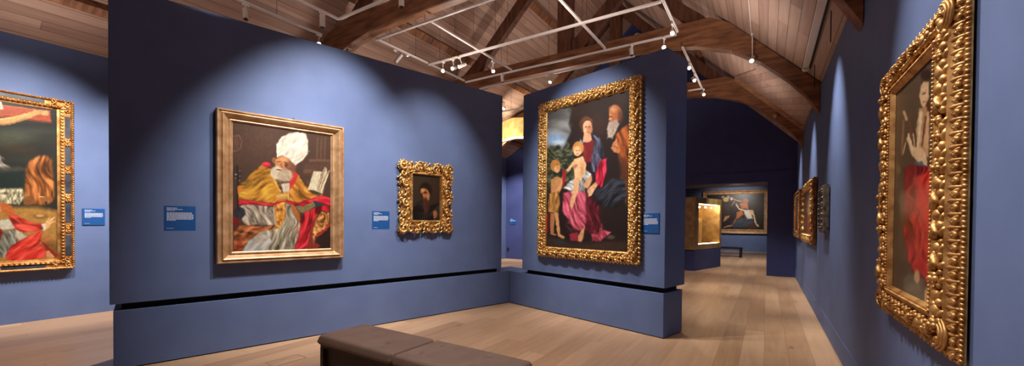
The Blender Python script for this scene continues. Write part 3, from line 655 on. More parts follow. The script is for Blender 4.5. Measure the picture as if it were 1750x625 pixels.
# ============================================================ PAINTING: CRUCIFIXION (left wall)
P0w,P0h=2.06,2.6
P0=empty('framed_painting',(XL+.012,-.36,.768),PI/2,'large crucifixion with kneeling figure in red, gold frame with dark blue inlays, left wall','painting','framed paintings in the gallery')
f=MB(); sweep([(0,0),(0,.075),(.1,.09),(.17,.08),(.2,.062),(.55,.062),(.58,.08),(.8,.07),(.84,.05),(1,.045)],P0w,P0h,.175,.16,f); f.build('frame',m_goldo,P0)
m=MB()
def inlay(u0,u1,z0,z1):
    m=MB(); m.box(u0,u1,-.068,-.0615,z0,z1,bev=.002); m.build('inlay_panel',m_inlay,P0)
W_=P0w;H_=P0h
for zz in ((.2,.52),(.72,1.02),(1.17,1.47),(1.6,1.9),(2.02,2.36)):
    inlay(W_-.094,W_-.037,zz[0],zz[1]-.0); inlay(.037,.094,zz[0],zz[1])
for uu in ((.3,.72),(1.34,1.76),(.84,1.22)):
    inlay(*uu,H_-.088,H_-.035); inlay(*uu,.035,.088)
o=MB(); rs=random.Random(5)
for pp,t,nn,i,k in perim(W_,H_,.012,.012,.035): leaf(o,pp,t+nn*.6,.036,.02,.012,.088)
for pp,t,nn,i,k in perim(W_,H_,.122,.112,.05): leaf(o,pp,nn+t*.2,.04,.03,.014,.078)
for (u,z,r) in [(W_-.066,zz,.05) for zz in (.62,1.095,1.535,1.96)]+[(.066,zz,.05) for zz in (.62,1.095,1.535,1.96)]+[(W_-.066,.1,.07),(W_-.066,H_-.1,.07),(.066,.1,.07),(.066,H_-.1,.07),(1.28,H_-.06,.05),(.78,H_-.06,.05),(1.28,.06,.05),(.78,.06,.05),(1.86,H_-.062,.06),(1.86,.062,.06)]:
    for s_ in (-1,1):
        scroll(o,(u,z+s_*r*.5),r*.62,PI/2*s_,.95,.011,.07,s_,9,.5)
        leaf(o,(u+s_*.018,z+r*.9*s_),(s_*.4,1),r*.9,.022,.014,.075); leaf(o,(u-s_*.018,z+r*.9*s_),(-s_*.4,1),r*.9,.022,.014,.075)
    o.ell((u,-.082,z),(.018,.018,.014),None,7,5)
o.build('carved_ornament',m_goldo,P0)
a=Art([(-248.75,134.33),(102.24,190.14),(103.89,441.39),(-244.51,458.53)],P0w-.33,P0h-.3,130,(40,42,36),21)
a.zoom(0,170,4.464)
a.poly([(-1200,-100),(460,60),(460,240),(-1200,180)],(24,26,24),6,op=.6)
a.ell(120,290,160,50,(74,80,64),6,op=.8); a.ell(300,250,120,20,(58,60,52),4,op=.7); a.ell(60,340,120,34,(66,66,48),5,op=.7); a.ell(180,390,110,26,(68,48,32),5,op=.7); a.ell(240,460,140,24,(50,52,44),5,op=.7); a.ell(360,390,60,40,(38,34,36),4,op=.6)
a.poly([(-700,0),(0,48),(62,58),(400,98),(412,190),(320,180),(60,150),(-700,90)],(168,76,42),1.2); a.ln([(62,62),(400,104)],8,(200,104,60),.8); a.ln([(70,140),(320,176),(408,186)],10,(108,44,26),.9); a.strokes(12,(90,90,330,150),8,120,5,[(140,60,34),(190,94,54)],40,.5)
a.poly([(-60,25),(52,30),(62,92),(-60,88)],(206,200,180),1); a.ln([(-40,45),(40,52)],5,(90,84,76),.4); a.ln([(-40,65),(45,72)],5,(90,84,76),.4)
a.poly([(-700,190),(-100,190),(0,165),(130,145),(230,118),(292,92),(330,98),(322,124),(300,134),(225,168),(110,202),(0,214),(-120,240),(-700,240)],(206,156,94),1); a.ln([(20,172),(140,152),(240,126)],12,(232,188,124),1,op=.7); a.ln([(20,206),(120,194),(230,158)],9,(140,92,54),1,op=.8)
a.ell(350,112,40,18,(196,144,88),.9,rot=6); 
for k in range(4): a.ln([(345,100+k*9),(388,104+k*9)],6,(220,172,112),.4)
a.poly([(-230,170),(12,190),(18,300),(14,400),(-20,440),(-230,440)],(188,140,86),1.4); a.ell(6,300,14,90,(110,72,44),2,op=.7)
a.poly([(-250,400),(18,395),(40,440),(60,490),(128,532),(80,545),(-40,500),(-250,520)],(162,152,140),1.1,fold=(50, 70, 16, 0.9)); a.strokes(14,(-60,410,70,500),45,70,8,[(206,198,184),(100,92,86)],41,.6)
a.poly([(0,520),(200,520),(225,545),(140,560),(0,580)],(70,68,60),2,op=.8)
a.poly([(-1200,560),(240,560),(240,690),(-1200,700)],(32,44,40),3)
a.poly([(225,540),(250,480),(310,440),(380,432),(415,470),(432,640),(440,760),(380,810),(210,800),(215,700)],(146,84,38),2.5,fold=(80, 90, 26, 0.9)); a.strokes(30,(240,470,400,760),82,70,16,[(184,112,52),(92,50,26),(166,96,44)],42,.5)
a.ell(250,770,40,34,(128,80,44),1.4); a.ell(370,760,34,20,(140,94,54),1.4); a.ln([(320,742),(360,745)],6,(230,200,150),.5)
a.poly([(-1200,690),(200,680),(222,740),(180,800),(-1200,800)],(168,158,126),2,fold=(88, 20, 14, 0.8)); a.strokes(18,(10,690,190,780),88,20,7,[(80,76,60),(210,200,168),(110,104,84)],43,.7)
a.poly([(-1200,800),(140,820),(300,820),(460,850),(460,1250),(-1200,1250)],(168,122,60),4); a.strokes(36,(150,840,440,1120),14,60,12,[(204,156,84),(120,82,40),(186,138,70)],44,.5); a.ell(330,890,46,18,(98,68,38),1.6,op=.8); a.ell(330,885,30,12,(196,150,90),1.2); a.ell(400,1130,80,50,(86,56,28),5,op=.6)
a.poly([(-500,1150),(20,1160),(40,1240),(-500,1250)],(70,34,22),2)
a.poly([(-900,860),(-10,880),(30,960),(60,1010),(10,1200),(-900,1240)],(126,26,28),1.6)
a.poly([(60,1005),(150,985),(250,1040),(130,1130),(70,1208),(12,1165)],(122,120,106),1.2,fold=(75, 80, 18, 1)); a.strokes(24,(50,1000,180,1120),70,90,9,[(190,186,168),(74,74,66),(150,148,130)],45,.6)
a.poly([(28,925),(100,908),(150,980),(66,992),(40,980)],(196,190,170),1); a.poly([(150,985),(240,1040),(180,1070),(150,1040)],(206,192,164),1.2,op=.8)
a.poly([(98,868),(160,880),(240,928),(352,952),(372,975),(300,1002),(205,1012),(140,978)],(208,60,46),1,fold=(30, 120, 22, 0.7)); a.ln([(130,890),(200,950),(300,975)],14,(232,96,70),1,op=.7); a.ln([(110,900),(160,980),(210,1005)],10,(146,28,28),1,op=.8)
a.poly([(78,1190),(118,1108),(240,1042),(345,995),(335,1060),(322,1092),(372,1148),(372,1200),(160,1230),(90,1215)],(210,52,40),1,fold=(-25, 130, 24, 0.75)); a.strokes(24,(120,1060,320,1190),-22,110,12,[(238,92,66),(158,28,26),(222,70,52)],46,.6)
a.poly([(325,1060),(455,1180),(440,1205),(380,1150)],(140,30,28),1.2)
a.poly([(-10,800),(60,786),(125,812),(150,866),(90,880),(66,862),(-10,862)],(184,96,46),1); a.poly([(-60,790),(10,795),(42,820),(50,850),(20,880),(-10,900),(-60,890)],(212,160,104),1); a.strokes(10,(40,800,120,850),30,40,7,[(216,130,66),(140,66,30)],47)
a.poly([(350,965),(372,930),(420,900),(432,915),(402,955),(400,970),(370,988)],(216,166,108),.9); a.ln([(385,940),(432,895)],6,(232,188,130),.5); a.ln([(395,950),(440,925)],6,(232,188,130),.5); a.ln([(375,930),(400,895)],6,(232,188,130),.5)
a.poly([(340,950),(360,945),(375,985),(355,1000)],(220,210,190),.8); a.poly([(372,1150),(395,1150),(435,1192),(420,1205),(380,1195)],(206,150,98),1)
a.build('canvas',P0,.165,.15,.042,.72)
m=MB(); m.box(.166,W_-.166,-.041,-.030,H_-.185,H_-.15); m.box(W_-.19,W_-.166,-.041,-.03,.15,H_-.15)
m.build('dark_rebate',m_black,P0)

# ============================================================ PAINTING: SAINT IN RED (right wall)
P5w,P5h=1.35,1.64
P5=empty('framed_painting',(XR-.012,3.82,.955),-PI/2,'painting of a woman in a red skirt, massive gold frame carved with fruit, right wall','painting','framed paintings in the gallery')
f=MB(); sweep([(0,0),(0,.008),(.03,.014),(.25,.046),(.29,.054),(.33,.05),(.36,.04),(.74,.04),(.78,.052),(.84,.054),(.93,.05),(1,.03)],P5w,P5h,.30,.2,f); f.build('frame',m_goldc,P5)
o=MB(); rs=random.Random(12)
def at5(t): return t*.30,t*.2
for pp,t,nn,i,k in perim(P5w,P5h,*at5(.14),.058):
    q=1 if abs(nn.x)>.5 else .68
    for an,l_,of in ((0,.082,0),(.7,.062,.012),(-.7,.062,-.012),(1.25,.036,.02),(-1.25,.036,-.02)):
        d_=nn*math.cos(an)+t*math.sin(an)
        leaf(o,pp+t*of+d_*.012-nn*.01,d_,l_*q,.02,.012,.03,tilt=-.42)
    o.ell((pp.x-nn.x*.02*q+t.x*.029,-.034,pp.y-nn.y*.02*q+t.y*.029),(.008,.008,.012),None,6,4)
for pp,t,nn,i,k in perim(P5w,P5h,*at5(.02),.022): leaf(o,pp,nn+t*.3,.026,.016,.009,.014)
for pp,t,nn,i,k in perim(P5w,P5h,*at5(.48),.074):
    side=abs(nn.x)>.5; q=1.0 if side else .72
    r=rs.uniform(.022,.036)*q; off=rs.uniform(-.012,.012)*q
    kind=rs.random()
    c_=(pp.x+nn.x*off,-.055,pp.y+nn.y*off)
    if kind<.45: o.ell(c_,(r,r*.8,r*rs.uniform(.9,1.2)),None,10,8)
    elif kind<.75:
        for k_ in range(7):
            aa=k_*PI*2/6; rr_=0 if k_==6 else r*.55
            o.ell((c_[0]+rr_*math.cos(aa),-.066-(.012 if k_==6 else 0),c_[2]+rr_*math.sin(aa)),(r*.45,r*.45,r*.45),None,7,5)
    else:
        for k_ in range(4): leaf(o,(c_[0]+(k_-1.5)*.006,c_[2]+(k_-1.5)*.008),t*1.0+nn*(k_-1.5)*.5,.085*q,.022,.02,.066)
    for s_ in (-1,1):
        r2=rs.uniform(.012,.022)*q; px_=pp+nn*(.034*s_*q)+t*rs.uniform(.02,.045)
        o.ell((px_.x,-.054,px_.y),(r2,r2,r2*1.1),None,7,5)
        px_=pp+nn*(.04*s_*q)-t*rs.uniform(0,.02)
        leaf(o,px_,t+nn*rs.uniform(.4,1.2)*s_,.07*q,.028*q,.016,.05)
for pp,t,nn,i,k in perim(P5w,P5h,*at5(.86),.02): o.ell((pp.x,-.056,pp.y),(.0075,.0075,.0075),None,6,4)
for (u,z) in ((.15,.1),(P5w-.15,.1),(P5w-.15,P5h-.1),(.15,P5h-.1)):
    for k in range(3):
        rr=.07+k*.014
        sx=1 if u<.5 else -1; sz=1 if z<.5 else -1
        o.tube([(u+sx*rr*math.cos(aa)*1.1,-.064+k*.006,z+sz*rr*math.sin(aa)*.8) for aa in np.linspace(PI*.55,PI*1.45,9)],.007,6)
o.build('carved_fruit_ornament',m_goldc,P5)
a=Art([(1534.3,153.76),(1605.26,81.8),(1595.6,534.3),(1527.4,498.1)],P5w-.6+.04,P5h-.4+.05,170,(84,66,48),31)
a.zoom(1530,90,2.84)
a.ell(60,200,80,200,(98,78,56),8,op=.6); a.ell(90,560,60,160,(92,74,52),8,op=.5); a.strokes(30,(10,120,110,1000),2,60,10,[(104,86,62),(70,54,38)],50,.5)
a.ell(150,118,24,30,(50,28,18),2); a.poly([(126,165),(142,150),(163,155),(163,240),(140,282),(128,262),(120,222)],(228,188,144),1.2); a.ln([(136,208),(146,206)],7,(90,52,36),.6); a.ln([(137,248),(146,246)],6,(170,70,56),.6); a.poly([(150,250),(165,230),(170,330),(155,320)],(96,46,28),1.5)
a.poly([(118,280),(150,270),(168,330),(162,520),(130,500),(110,470),(104,380)],(196,148,104),1.4,fold=(80, 90, 14, 0.5)); a.ln([(128,300),(120,400),(112,465)],14,(236,204,164),1); a.ln([(148,320),(132,460)],8,(110,64,44),.9); a.ln([(160,300),(150,470)],12,(220,176,132),1)
a.poly([(62,418),(72,405),(92,462),(128,470),(150,500),(156,560),(122,548),(86,508)],(230,192,148),1.1); a.ln([(70,400),(86,470)],9,(240,206,166),.7); a.ln([(92,400),(98,465)],7,(214,168,124),.7)
a.poly([(96,540),(130,535),(165,580),(178,612),(110,600)],(92,106,116),1.2); a.ln([(50,290),(62,330)],14,(196,158,118),1); a.ln([(48,330),(40,500)],10,(168,122,82),1.4,op=.7); a.ln([(76,310),(84,420)],10,(128,72,46),1.6,op=.7); a.ell(24,575,10,20,(150,120,84),2,op=.6); a.ln([(45,495),(58,440)],7,(200,160,110),1)
a.zoom(1520,280,2.4)
a.poly([(60,480),(85,455),(140,480),(150,600),(70,560)],(118,106,86),3,op=.8)
a.poly([(70,20),(100,10),(165,20),(185,60),(182,330),(178,520),(160,525),(140,470),(105,450),(80,400),(62,300),(66,140)],(160,26,26),2,fold=(86, 150, 10, 0.8))
a.poly([(100,60),(165,40),(180,90),(176,440),(150,420),(128,300),(108,180)],(206,40,28),3,op=.9,fold=(86, 170, 11, 0.8)); a.strokes(26,(84,60,160,330),84,130,11,[(232,74,40),(120,14,20),(216,52,32)],51,.55)
a.ell(98,90,26,90,(120,60,44),5,op=.4)
a.ell(115,470,10,28,(214,166,118),1.2); a.ell(152,550,9,34,(224,178,130),1.2); a.ell(100,515,30,20,(140,130,108),3,op=.6)
a.build('canvas',P5,.28,.175,.028,.72,.3)

# ============================================================ FAR PAINTINGS
P4w,P4h=3.26,2.44
P4=empty('framed_painting',(-3.15,YF-.015,.99),0,'wide dark painting of struggling figures in a gold frame, seen through the opening','painting','framed paintings in the gallery')
f=MB(); sweep([(0,0),(0,.08),(.1,.12),(.25,.1),(.3,.12),(.55,.06),(.7,.07),(.85,.08),(1,.05)],P4w,P4h,.22,.24,f); f.build('frame',m_goldp,P4)
a=Art([(1209,334),(1307,330.5),(1306,394),(1208.5,391)],P4w-.42,P4h-.46,55,(42,34,31),61)
a.zoom(1220,320,6.94)
a.ell(500,300,90,160,(54,44,40),6,op=.7)
a.poly([(200,420),(330,360),(460,390),(470,440),(380,485),(230,480)],(62,66,76),1.5); a.strokes(14,(230,390,430,460),-20,60,10,[(92,98,108),(40,42,50)],62)
a.poly([(300,200),(340,180),(400,190),(410,260),(330,260)],(176,104,54),1); a.ell(375,165,34,30,(150,84,62),1); a.ln([(330,170),(270,160),(215,140)],14,(196,132,88),.7); a.ln([(250,160),(210,225)],16,(150,90,50),.7)
a.poly([(270,300),(330,270),(350,330),(290,370),(260,380)],(176,104,56),1); a.ln([(270,370),(230,430)],18,(140,90,66),.8)
a.ln([(260,205),(300,260),(360,280)],20,(216,176,140),.7); a.poly([(350,275),(420,270),(455,350),(460,380),(390,375),(360,320)],(206,198,182),1); a.ln([(440,290),(475,340),(500,450),(530,468)],22,(214,180,140),.7); a.ell(445,300,28,28,(206,170,130),1)
a.ell(140,150,34,28,(186,158,100),1); a.ell(105,120,14,12,(196,164,110),.8); a.ell(205,140,16,20,(196,196,206),.8); a.ell(170,120,16,18,(172,140,84),.8)
a.poly([(110,410),(130,350),(190,335),(180,360),(135,400)],(176,126,90),1); a.ln([(120,475),(215,455)],16,(180,130,96),.8); a.poly([(100,200),(190,200),(190,320),(120,340)],(60,44,38),2)
a.poly([(380,480),(460,430),(520,500),(400,500)],(92,54,34),2,op=.7)
a.build('canvas',P4,.21,.23,.055,.9)

def side_painting(y_near,y_far,z0,z1,lab,fm,om,dep,kind):
    w_=y_far-y_near;h_=z1-z0
    e=empty('framed_painting',(XR-.012,y_far,z0),-PI/2,lab,'painting','framed paintings in the gallery')
    f=MB(); sweep([(0,0),(0,dep*.8),(.2,dep),(.5,dep*.8),(.8,dep*.9),(1,dep*.5)],w_,h_,min(.2,w_*.25),min(.18,h_*.2),f); f.build('frame',fm,e)
    o=MB(); rs=random.Random(int(y_near*10))
    st=.075 if kind!='rich' else .13
    for pp,t,nn,i,k in perim(w_,h_,min(.08,w_*.1),.07,st):
        if kind=='rich':
            scroll(o,pp,.06,i*1.3,.9,.022,dep,1 if i%2 else -1,8); leaf(o,pp+nn*.05,nn+t,.11,.05,.03,dep); o.ell((pp.x,-dep-.02,pp.y),(.028,.028,.03),None,7,5)
        else: o.ell((pp.x,-dep,pp.y),(.024,.02,.024),None,6,4)
    o.build('carved_ornament',om,e)
    a=Art([(0,0),(100,0),(100,100),(0,100)],w_-2*min(.2,w_*.25)+.02,h_-2*min(.18,h_*.2)+.02,40,(74,44,36),int(y_near))
    a.ell(50,40,18,24,(168,120,88),4); a.poly([(20,100),(35,60),(65,60),(82,100)],(150,46,40),3); a.ell(20,20,30,20,(60,58,60),8,op=.5)
    a.build('canvas',e,min(.2,w_*.25)-.01,min(.18,h_*.2)-.01,dep*.55,.62)
    return e
side_painting(6.98,7.56,1.43,2.1,'small portrait in a dark beaded frame, nearest of the three distant right wall pictures',m_silver,m_silver,.07,'bead')
p7=side_painting(8.62,10.75,1.19,2.36,'picture in an ornate reddish gold frame, middle of the three distant right wall pictures',m_goldd,m_gold,.055,'rich')
side_painting(12.0,13.9,1.2,2.4,'picture in a smooth amber gold frame with grey beads, farthest on the right wall',m_goldo,m_silver,.07,'bead')

# ============================================================ LABELS
label_board(onL(-4.865,1.42),angL,.275,.275,'blue text label on the long partition, left of the bishop painting',lines=8)
label_board(onL(-2.566,1.42),angL,.275,.272,'blue text label beside the small bearded portrait in the scrolled frame',lines=7)
label_board(onW(1.36,1.407,.022),angW,.26,.275,'blue text label right of the tall family painting on the short partition',lines=8)
label_board((XL+.0,1.932,1.44),PI/2,.262,.27,'blue text label on the left wall beside the crucifixion',lines=7)
label_board((-8.95,YE-.0,1.43),0,.3,.26,'tiny distant blue label seen through the gap between the partitions',lines=6)
m=MB(); m.box(-.04,.04,-.02,0,0,.13,bev=.004); p=m.build('wall_socket',m_black,None,(-9.18,YE-.001,.33)); tag(p,'small black socket low on the far wall seen through the gap','socket')

# ============================================================ BENCH
eB=empty('upholstered_bench',(-3.57,2.215,0),R(-.8),'low bench with two brown buttoned leather cushions on a dark wood base','bench')
def cushion(w_,d_,h_,btn,name='seat_cushion'):
    nx,ny=int(w_/.011),int(d_/.011); vs=[];fs=[]
    def hh(x,y):
        ex=min(x,w_-x);ey=min(y,d_-y)
        r=.045
        q_=min(1,math.hypot(max(0,1-ex/r),max(0,1-ey/r)))
        z=h_*(.42+.58*math.sqrt(max(0,1-q_*q_)))+.012*math.sin(PI*x/w_)*math.sin(PI*y/d_)
        for bx,by in btn:
            q=math.hypot(x-bx,y-by); z-=.02*math.exp(-(q/.02)**2)+.012*math.exp(-(q/.05)**2)
        return z
    for j in range(ny+1):
        for i in range(nx+1):
            x=w_*i/nx;y=d_*j/ny; z_=hh(x,y); rc=.05
            dx=rc-x if x<rc else (w_-rc)-x if x>w_-rc else 0; dy=rc-y if y<rc else (d_-rc)-y if y>d_-rc else 0
            if dx and dy:
                k_=max(abs(dx),abs(dy))/math.hypot(dx,dy); x,y=x+dx*(1-k_),y+dy*(1-k_)
            vs.append((x,y,z_))
    for j in range(ny):
        for i in range(nx): a0=j*(nx+1)+i; fs.append((a0,a0+1,a0+nx+2,a0+nx+1))
    ring=[i for i in range(nx+1)]+[j*(nx+1)+nx for j in range(1,ny+1)]+[ny*(nx+1)+i for i in range(nx-1,-1,-1)]+[j*(nx+1) for j in range(ny-1,0,-1)]
    n=len(vs); k=len(ring)
    for zz,ins in ((h_*.28,-.004),(.004,.006)):
        for r in ring:
            x,y,_=vs[r]; kx=1-2*ins/w_; ky=1-2*ins/d_
            vs.append((w_/2+(x-w_/2)*kx,d_/2+(y-d_/2)*ky,zz))
    for i in range(k):
        j=(i+1)%k; fs.append((ring[j],ring[i],n+i,n+j)); fs.append((n+j,n+i,n+k+i,n+k+j))
    fs.append(tuple(n+k+i for i in reversed(range(k))))
    mb=MB(); mb.add(vs,fs,True); return mb
CW_=1.035; x=0
for i in range(2):
    btn=[(.23,.44),(.755,.19)] if i==0 else [(.15,.42),(.15,.175),(.68,.42),(.68,.175)]
    c=cushion(CW_-.006,.55,.085,btn).build('seat_cushion',m_leather,eB,(x+.003,0,.39))
    for bx,by in btn:
        b_=MB(); b_.ell((bx,by,.062),(.011,.011,.003),None,10,5); b_.build('button',m_button,c)
    x+=CW_
b_=MB(); b_.box(.03,2*CW_-.03,.03,.54,.355,.393,bev=.003); b_.build('seat_rail',m_bench,eB)
b_=MB()
b_.box(.03,.075,.03,.54,0,.355); b_.box(2*CW_-.075,2*CW_-.03,.03,.54,0,.355); b_.box(.075,2*CW_-.075,.06,.51,.0,.355)
b_.build('base',m_bench,eB)
# floor box
eF=empty('floor_box',(-4.465,2.43,.0),R(-3),'brass-edged socket hatch set in the floor left of the bench','floor hatch')
m=MB(); W2,H2=.1,.175
for (x0,x1,y0,y1) in ((-W2,W2,-H2,-H2+.005),(-W2,W2,H2-.005,H2),(-W2,-W2+.005,-H2,H2),(W2-.005,W2,-H2,H2)): m.box(x0,x1,y0,y1,.0002,.003)
m.build('rim',m_brassy,eF)
m=MB(); m.box(-W2+.006,W2-.006,-H2+.006,H2-.006,.0002,.0012); m.build('lid',m_floor,eF)
m=MB(); m.box(-.06,-.05,-.03,.03,.0012,.003); m.build('lid_handle',m_brassy,eF)

# far bench
eb=empty('low_bench',(-2.6,21.0,0),R(2),'low black bench in the next gallery below the wide painting','bench')
m=MB(); m.box(0,1.72,0,.5,.38,.46,bev=.01); m.build('seat',m_bblack,eb)
for lx_ in (.0,1.58):
    m=MB(); m.box(lx_,lx_+.12,.02,.48,0,.38); m.build('leg',m_bblack,eb)

# ============================================================ DISPLAY CASE
ec=empty('display_case',(-1.95,14.2,0),angL,'gold-leaf display case with a glowing interior on a blue plinth, beyond the short partition','display case')
D=.95; LN=2.16
m=MB(); m.box(.03,LN,.0,D,0,.665,bev=.004); m.build('plinth',m_wall2,ec)
m=MB()
z0,z1=.68,2.4; a0,a1,c0,c1=.27,2.06,.85,2.2
m.box(0,a0,0,D,z0,z1); m.box(a1,LN+.04,0,D,z0,z1); m.box(a0,a1,0,D,z0,c0); m.box(a0,a1,0,D,c1,z1); m.box(a0,a1,D-.05,D,c0,c1)
m.build('case_body',m_brass,ec)
m=MB(); m.box(a0,a1,.012,.02,c0,c1); m.build('glass_front',m_glass,ec)
m=MB(); m.box(a0+.3,a1-.3,.5,.9,c0,c0+.9,bev=.01); m.build('backing_block',m_brass,ec)
m=MB(); m.box(a0+.05,a1-.05,.06,.1,c1-.03,c1-.002); m.build('light_strip',m_strip,ec)
m=MB(); m.box(a0+.05,a1-.05,.06,.1,c0+.002,c0+.025); m.build('light_strip',m_strip,ec)
# suspended gold box seen in the gap
eg=empty('gold_canopy',(-6.9,11.0,4.27),0,'glowing gold leaf canopy hanging high beyond the gap between the partitions','canopy')
m=MB(); m.prismz([(-.75,.35),(0,0),(.6,.3),(.6,.36),(0,.06),(-.75,.41)],0,.62); m.build('gold_panel',m_brass,eg)
m=MB(); m.prismz([(-.78,.32),(0,-.04),(.63,.27),(.63,.42),(0,.1),(-.78,.45)],-.05,-.002); m.build('ledge',m_white,eg)
for (x_,y_) in ((-.6,.3),(.45,.25)):
    m=MB(); m.tube([(x_,y_+.03,.615),(x_,y_+.03,slopez(-6.9+x_)-4.27)],.008,6); m.build('hanging_rod',m_wire,eg)

# ============================================================ LIGHTING TRACKS
ZT=4.9
def track(p,q,lab,w_=.038,h_=.032,z=ZT,rods=2,m_=m_white):
    p=Vector((*p,z));q=Vector((*q,z)); d=q-p; l=d.length; an=math.atan2(d.y,d.x)
    e=empty('light_track',p,an,lab,'light track','white lighting tracks')
    m=MB(); m.box(0,l,-w_/2,w_/2,0,h_); m.build('rail',m_,e)
    m=MB(); m.box(.02,l-.02,-w_*.1,w_*.1,-.0015,.0005); m.build('slot',m_wire,e)
    for i in range(rods):
        t=(i+.5)/rods*l; pw=p+d.normalized()*t; zr=slopez(pw.x)
        if zr-z<.15: continue
        m=MB(); m.tube([(t,0,h_),(t,0,zr-z-.0)],.004,5); m.build('suspension_wire',m_wire,e)
    return e
track((-6.88,1.2),(-6.88,4.38),'white track left above the long partition, carrying the brightest lamp')
track((-6.1,1.6),(-6.1,4.19),'short white track meeting the nearest cross track at its left corner')
track((-6.08,4.19),(-1.2,4.19),'nearest white cross track running in front of the nearest truss')
track((-6.2,5.03),(-1.2,5.03),'thin white cross track just behind the nearest truss')
track((-6.22,5.05),(-6.22,6.4),'white track over the long partition linking two cross tracks, sensor on it',z=ZT+.034)
track((-6.2,6.43),(-1.4,6.43),'white cross track crossing the middle bay',w_=.045)
track((-6.22,6.5),(-6.22,7.66),'short white track whose far corner points down at the long partition top',z=ZT+.034)
track((-6.2,7.68),(-1.4,7.68),'white cross track just in front of the middle truss')
track((-6.2,8.25),(-2.3,8.25),'white cross track low under the middle truss above the short partition',rods=3)
track((-4.87,5.06),(-4.87,7.66),'long white track crossing the middle bay left of the king post',z=ZT+.034)
track((-2.71,3.0),(-2.71,7.66),'long white track crossing the king post of the middle truss',z=ZT+.034)
track((-1.38,5.2),(-1.38,7.66),'white track ending in a lit lamp at the middle truss',z=ZT+.034)
track((-1.4,8.3),(-1.4,11.08),'white track with a row of lamps behind the short partition')
track((-1.72,11.1),(-1.38,11.1),'short white track end beside the far arched truss',rods=0)
track((-.255,3.5),(-.255,8.35),'thin white track running down the right roof slope',rods=3)
track((-8.2,10.3),(-6.0,10.3),'distant white cross track high in the gap between the partitions')
# light channel on the right slope
ech=empty('light_channel',(.5,5.0,4.08),PI/2,'wide pale light channel running down beside the right wall top','light channel')
m=MB(); m.box(0,3.1,-.05,.03,0,.06); m.build('channel',m_white,ech)
m=MB(); m.box(.0,3.1,-.075,-.055,-.02,0.005); m.build('dark_rail',m_black,ech)
m=MB(); m.tube([(3.1,-.01,.02),(3.16,-.01,.0)],.05,10); m.build('end_cap',m_white,ech)
for x_ in (1.0,2.9):
    m=MB(); m.tube([(x_,-.11,-.4),(x_,-.11,.02)],.006,6); m.build('drop_rod',m_black,ech)

# ============================================================ TRACK SPOTLIGHTS
def look(d): # matrix rotating local -Z to d
    return Vector(d).normalized().to_track_quat('-Z','Y').to_matrix()
SPOTS=[]
def spot(lens,d,lab,state='lit',ln=.17,r=.036,top=ZT):
    lens=Vector(lens); d=Vector(d).normalized()
    e=empty('track_spotlight',(lens.x,lens.y,top),0,lab,'spotlight','track spotlights')
    back=lens-d*ln-Vector((lens.x,lens.y,top))          # in local coordinates
    front=lens-Vector((lens.x,lens.y,top))
    m=MB(); m.box(-.018,.018,-.05,.05,-.03,.0,bev=.004); m.build('track_adapter',m_white,e)
    mid=(back+front)*.5
    m=MB(); m.tube([(0,0,-.03),(mid.x*.5,mid.y*.5,-.05),tuple(mid+Vector((0,0,.0)))],.009,7); m.build('arm',m_white,e)
    m=MB(); m.tube([tuple(back),tuple(back+d*.012),tuple(front-d*.012),tuple(front)],[r*.8,r,r,r*.97],16,cap=True); m.build('lamp_head',m_white,e)
    m=MB(); m.tube([tuple(front-d*.001),tuple(front+d*.003)],[r*.86,r*.86],16)
    m.build('lens',m_lens if state=='lit' else m_lens2 if state=='dim' else m_black,e)
    return e
cam=Vector((0,0,1.55))
def tocam(p,mix=1,other=(0,0,-1)): return (cam-Vector(p)).normalized()*mix+Vector(other).normalized()*(1-mix)
def V(*a): return Vector(a)
spot((-6.88,4.327,4.72),tocam((-6.88,4.3,4.7),.9),'brightly lit spotlight facing the viewer above the long partition, left of the truss',r=.042)
spot((-6.88,3.116,4.66),V(.35,-.1,-1),'unlit pale spotlight leaning above the left of the long partition','off',.2)
spot((-6.1,3.896,4.66),V(0,0,-1),'unlit spotlight hanging straight down beside the left corner of the nearest truss','off',.2,.042)
spot((-6.88,4.95,4.74),V(.6,-.2,-.6),'dim-lit spotlight tucked under the nearest truss at the partition top','dim')
spot((-6.2,5.501,4.66),V(-.6,-.5,-1),'unlit white spotlight tilted on the track above the middle of the long partition','off',.2)
spot((-5.782,6.41,4.70),tocam((-5.78,6.41,4.7),.9),'lit spotlight, leftmost of the trio above the long partition')
spot((-5.526,6.41,4.70),V(.2,-1,-.5),'lit spotlight, middle of the trio above the long partition')
spot((-5.354,6.41,4.70),V(-.5,-.8,-.5),'lit spotlight, rightmost of the trio above the long partition')
spot((-4.87,6.947,4.687),V(.5,-.5,-.7),'lit spotlight on the track left of the short partition, near the middle truss')
spot((-5.106,7.66,4.72),V(.1,.1,-1),'unlit spotlight hanging before the left part of the middle truss','off',.15)
spot((-4.578,4.17,4.69),V(0,0,-1),'unlit spotlight hanging at the top edge from the nearest cross track','off',.2,.04)
spot((-2.189,7.66,4.70),V(.1,-.1,-1),'unlit spotlight hanging before the middle truss above the family painting','off',.15,.036)
spot((-1.609,7.66,4.72),tocam((-1.6,7.6,4.7),.85),'lit spotlight at the top right corner of the short partition')
spot((-1.38,7.207,4.74),V(.2,-.8,-.6),'lit spotlight just above the short partition corner, higher than its neighbour')
spot((-1.4,9.836,4.74),V(.35,-.7,-.6),'lit spotlight behind the short partition, middle of the row')
spot((-1.359,11.08,4.754),V(.4,-.7,-.6),'lit spotlight at the far end of the row behind the short partition')
spot((-1.4,9.105,4.78),V(.5,-.7,-.4),'small lit spotlight nearest in the row behind the short partition')
spot((-.255,8.3,4.42),V(-.1,-.8,-.7),'lit spotlight hanging below the right side of the middle truss')
spot((-4.206,8.25,4.73),V(-.1,-.7,-.8),'lit spotlight above the top edge of the short partition, left of centre')
spot((-7.55,10.3,4.72+.38),V(.4,-1,-.5),'left of the two distant lit spotlights in the gap between partitions',top=ZT+.3)
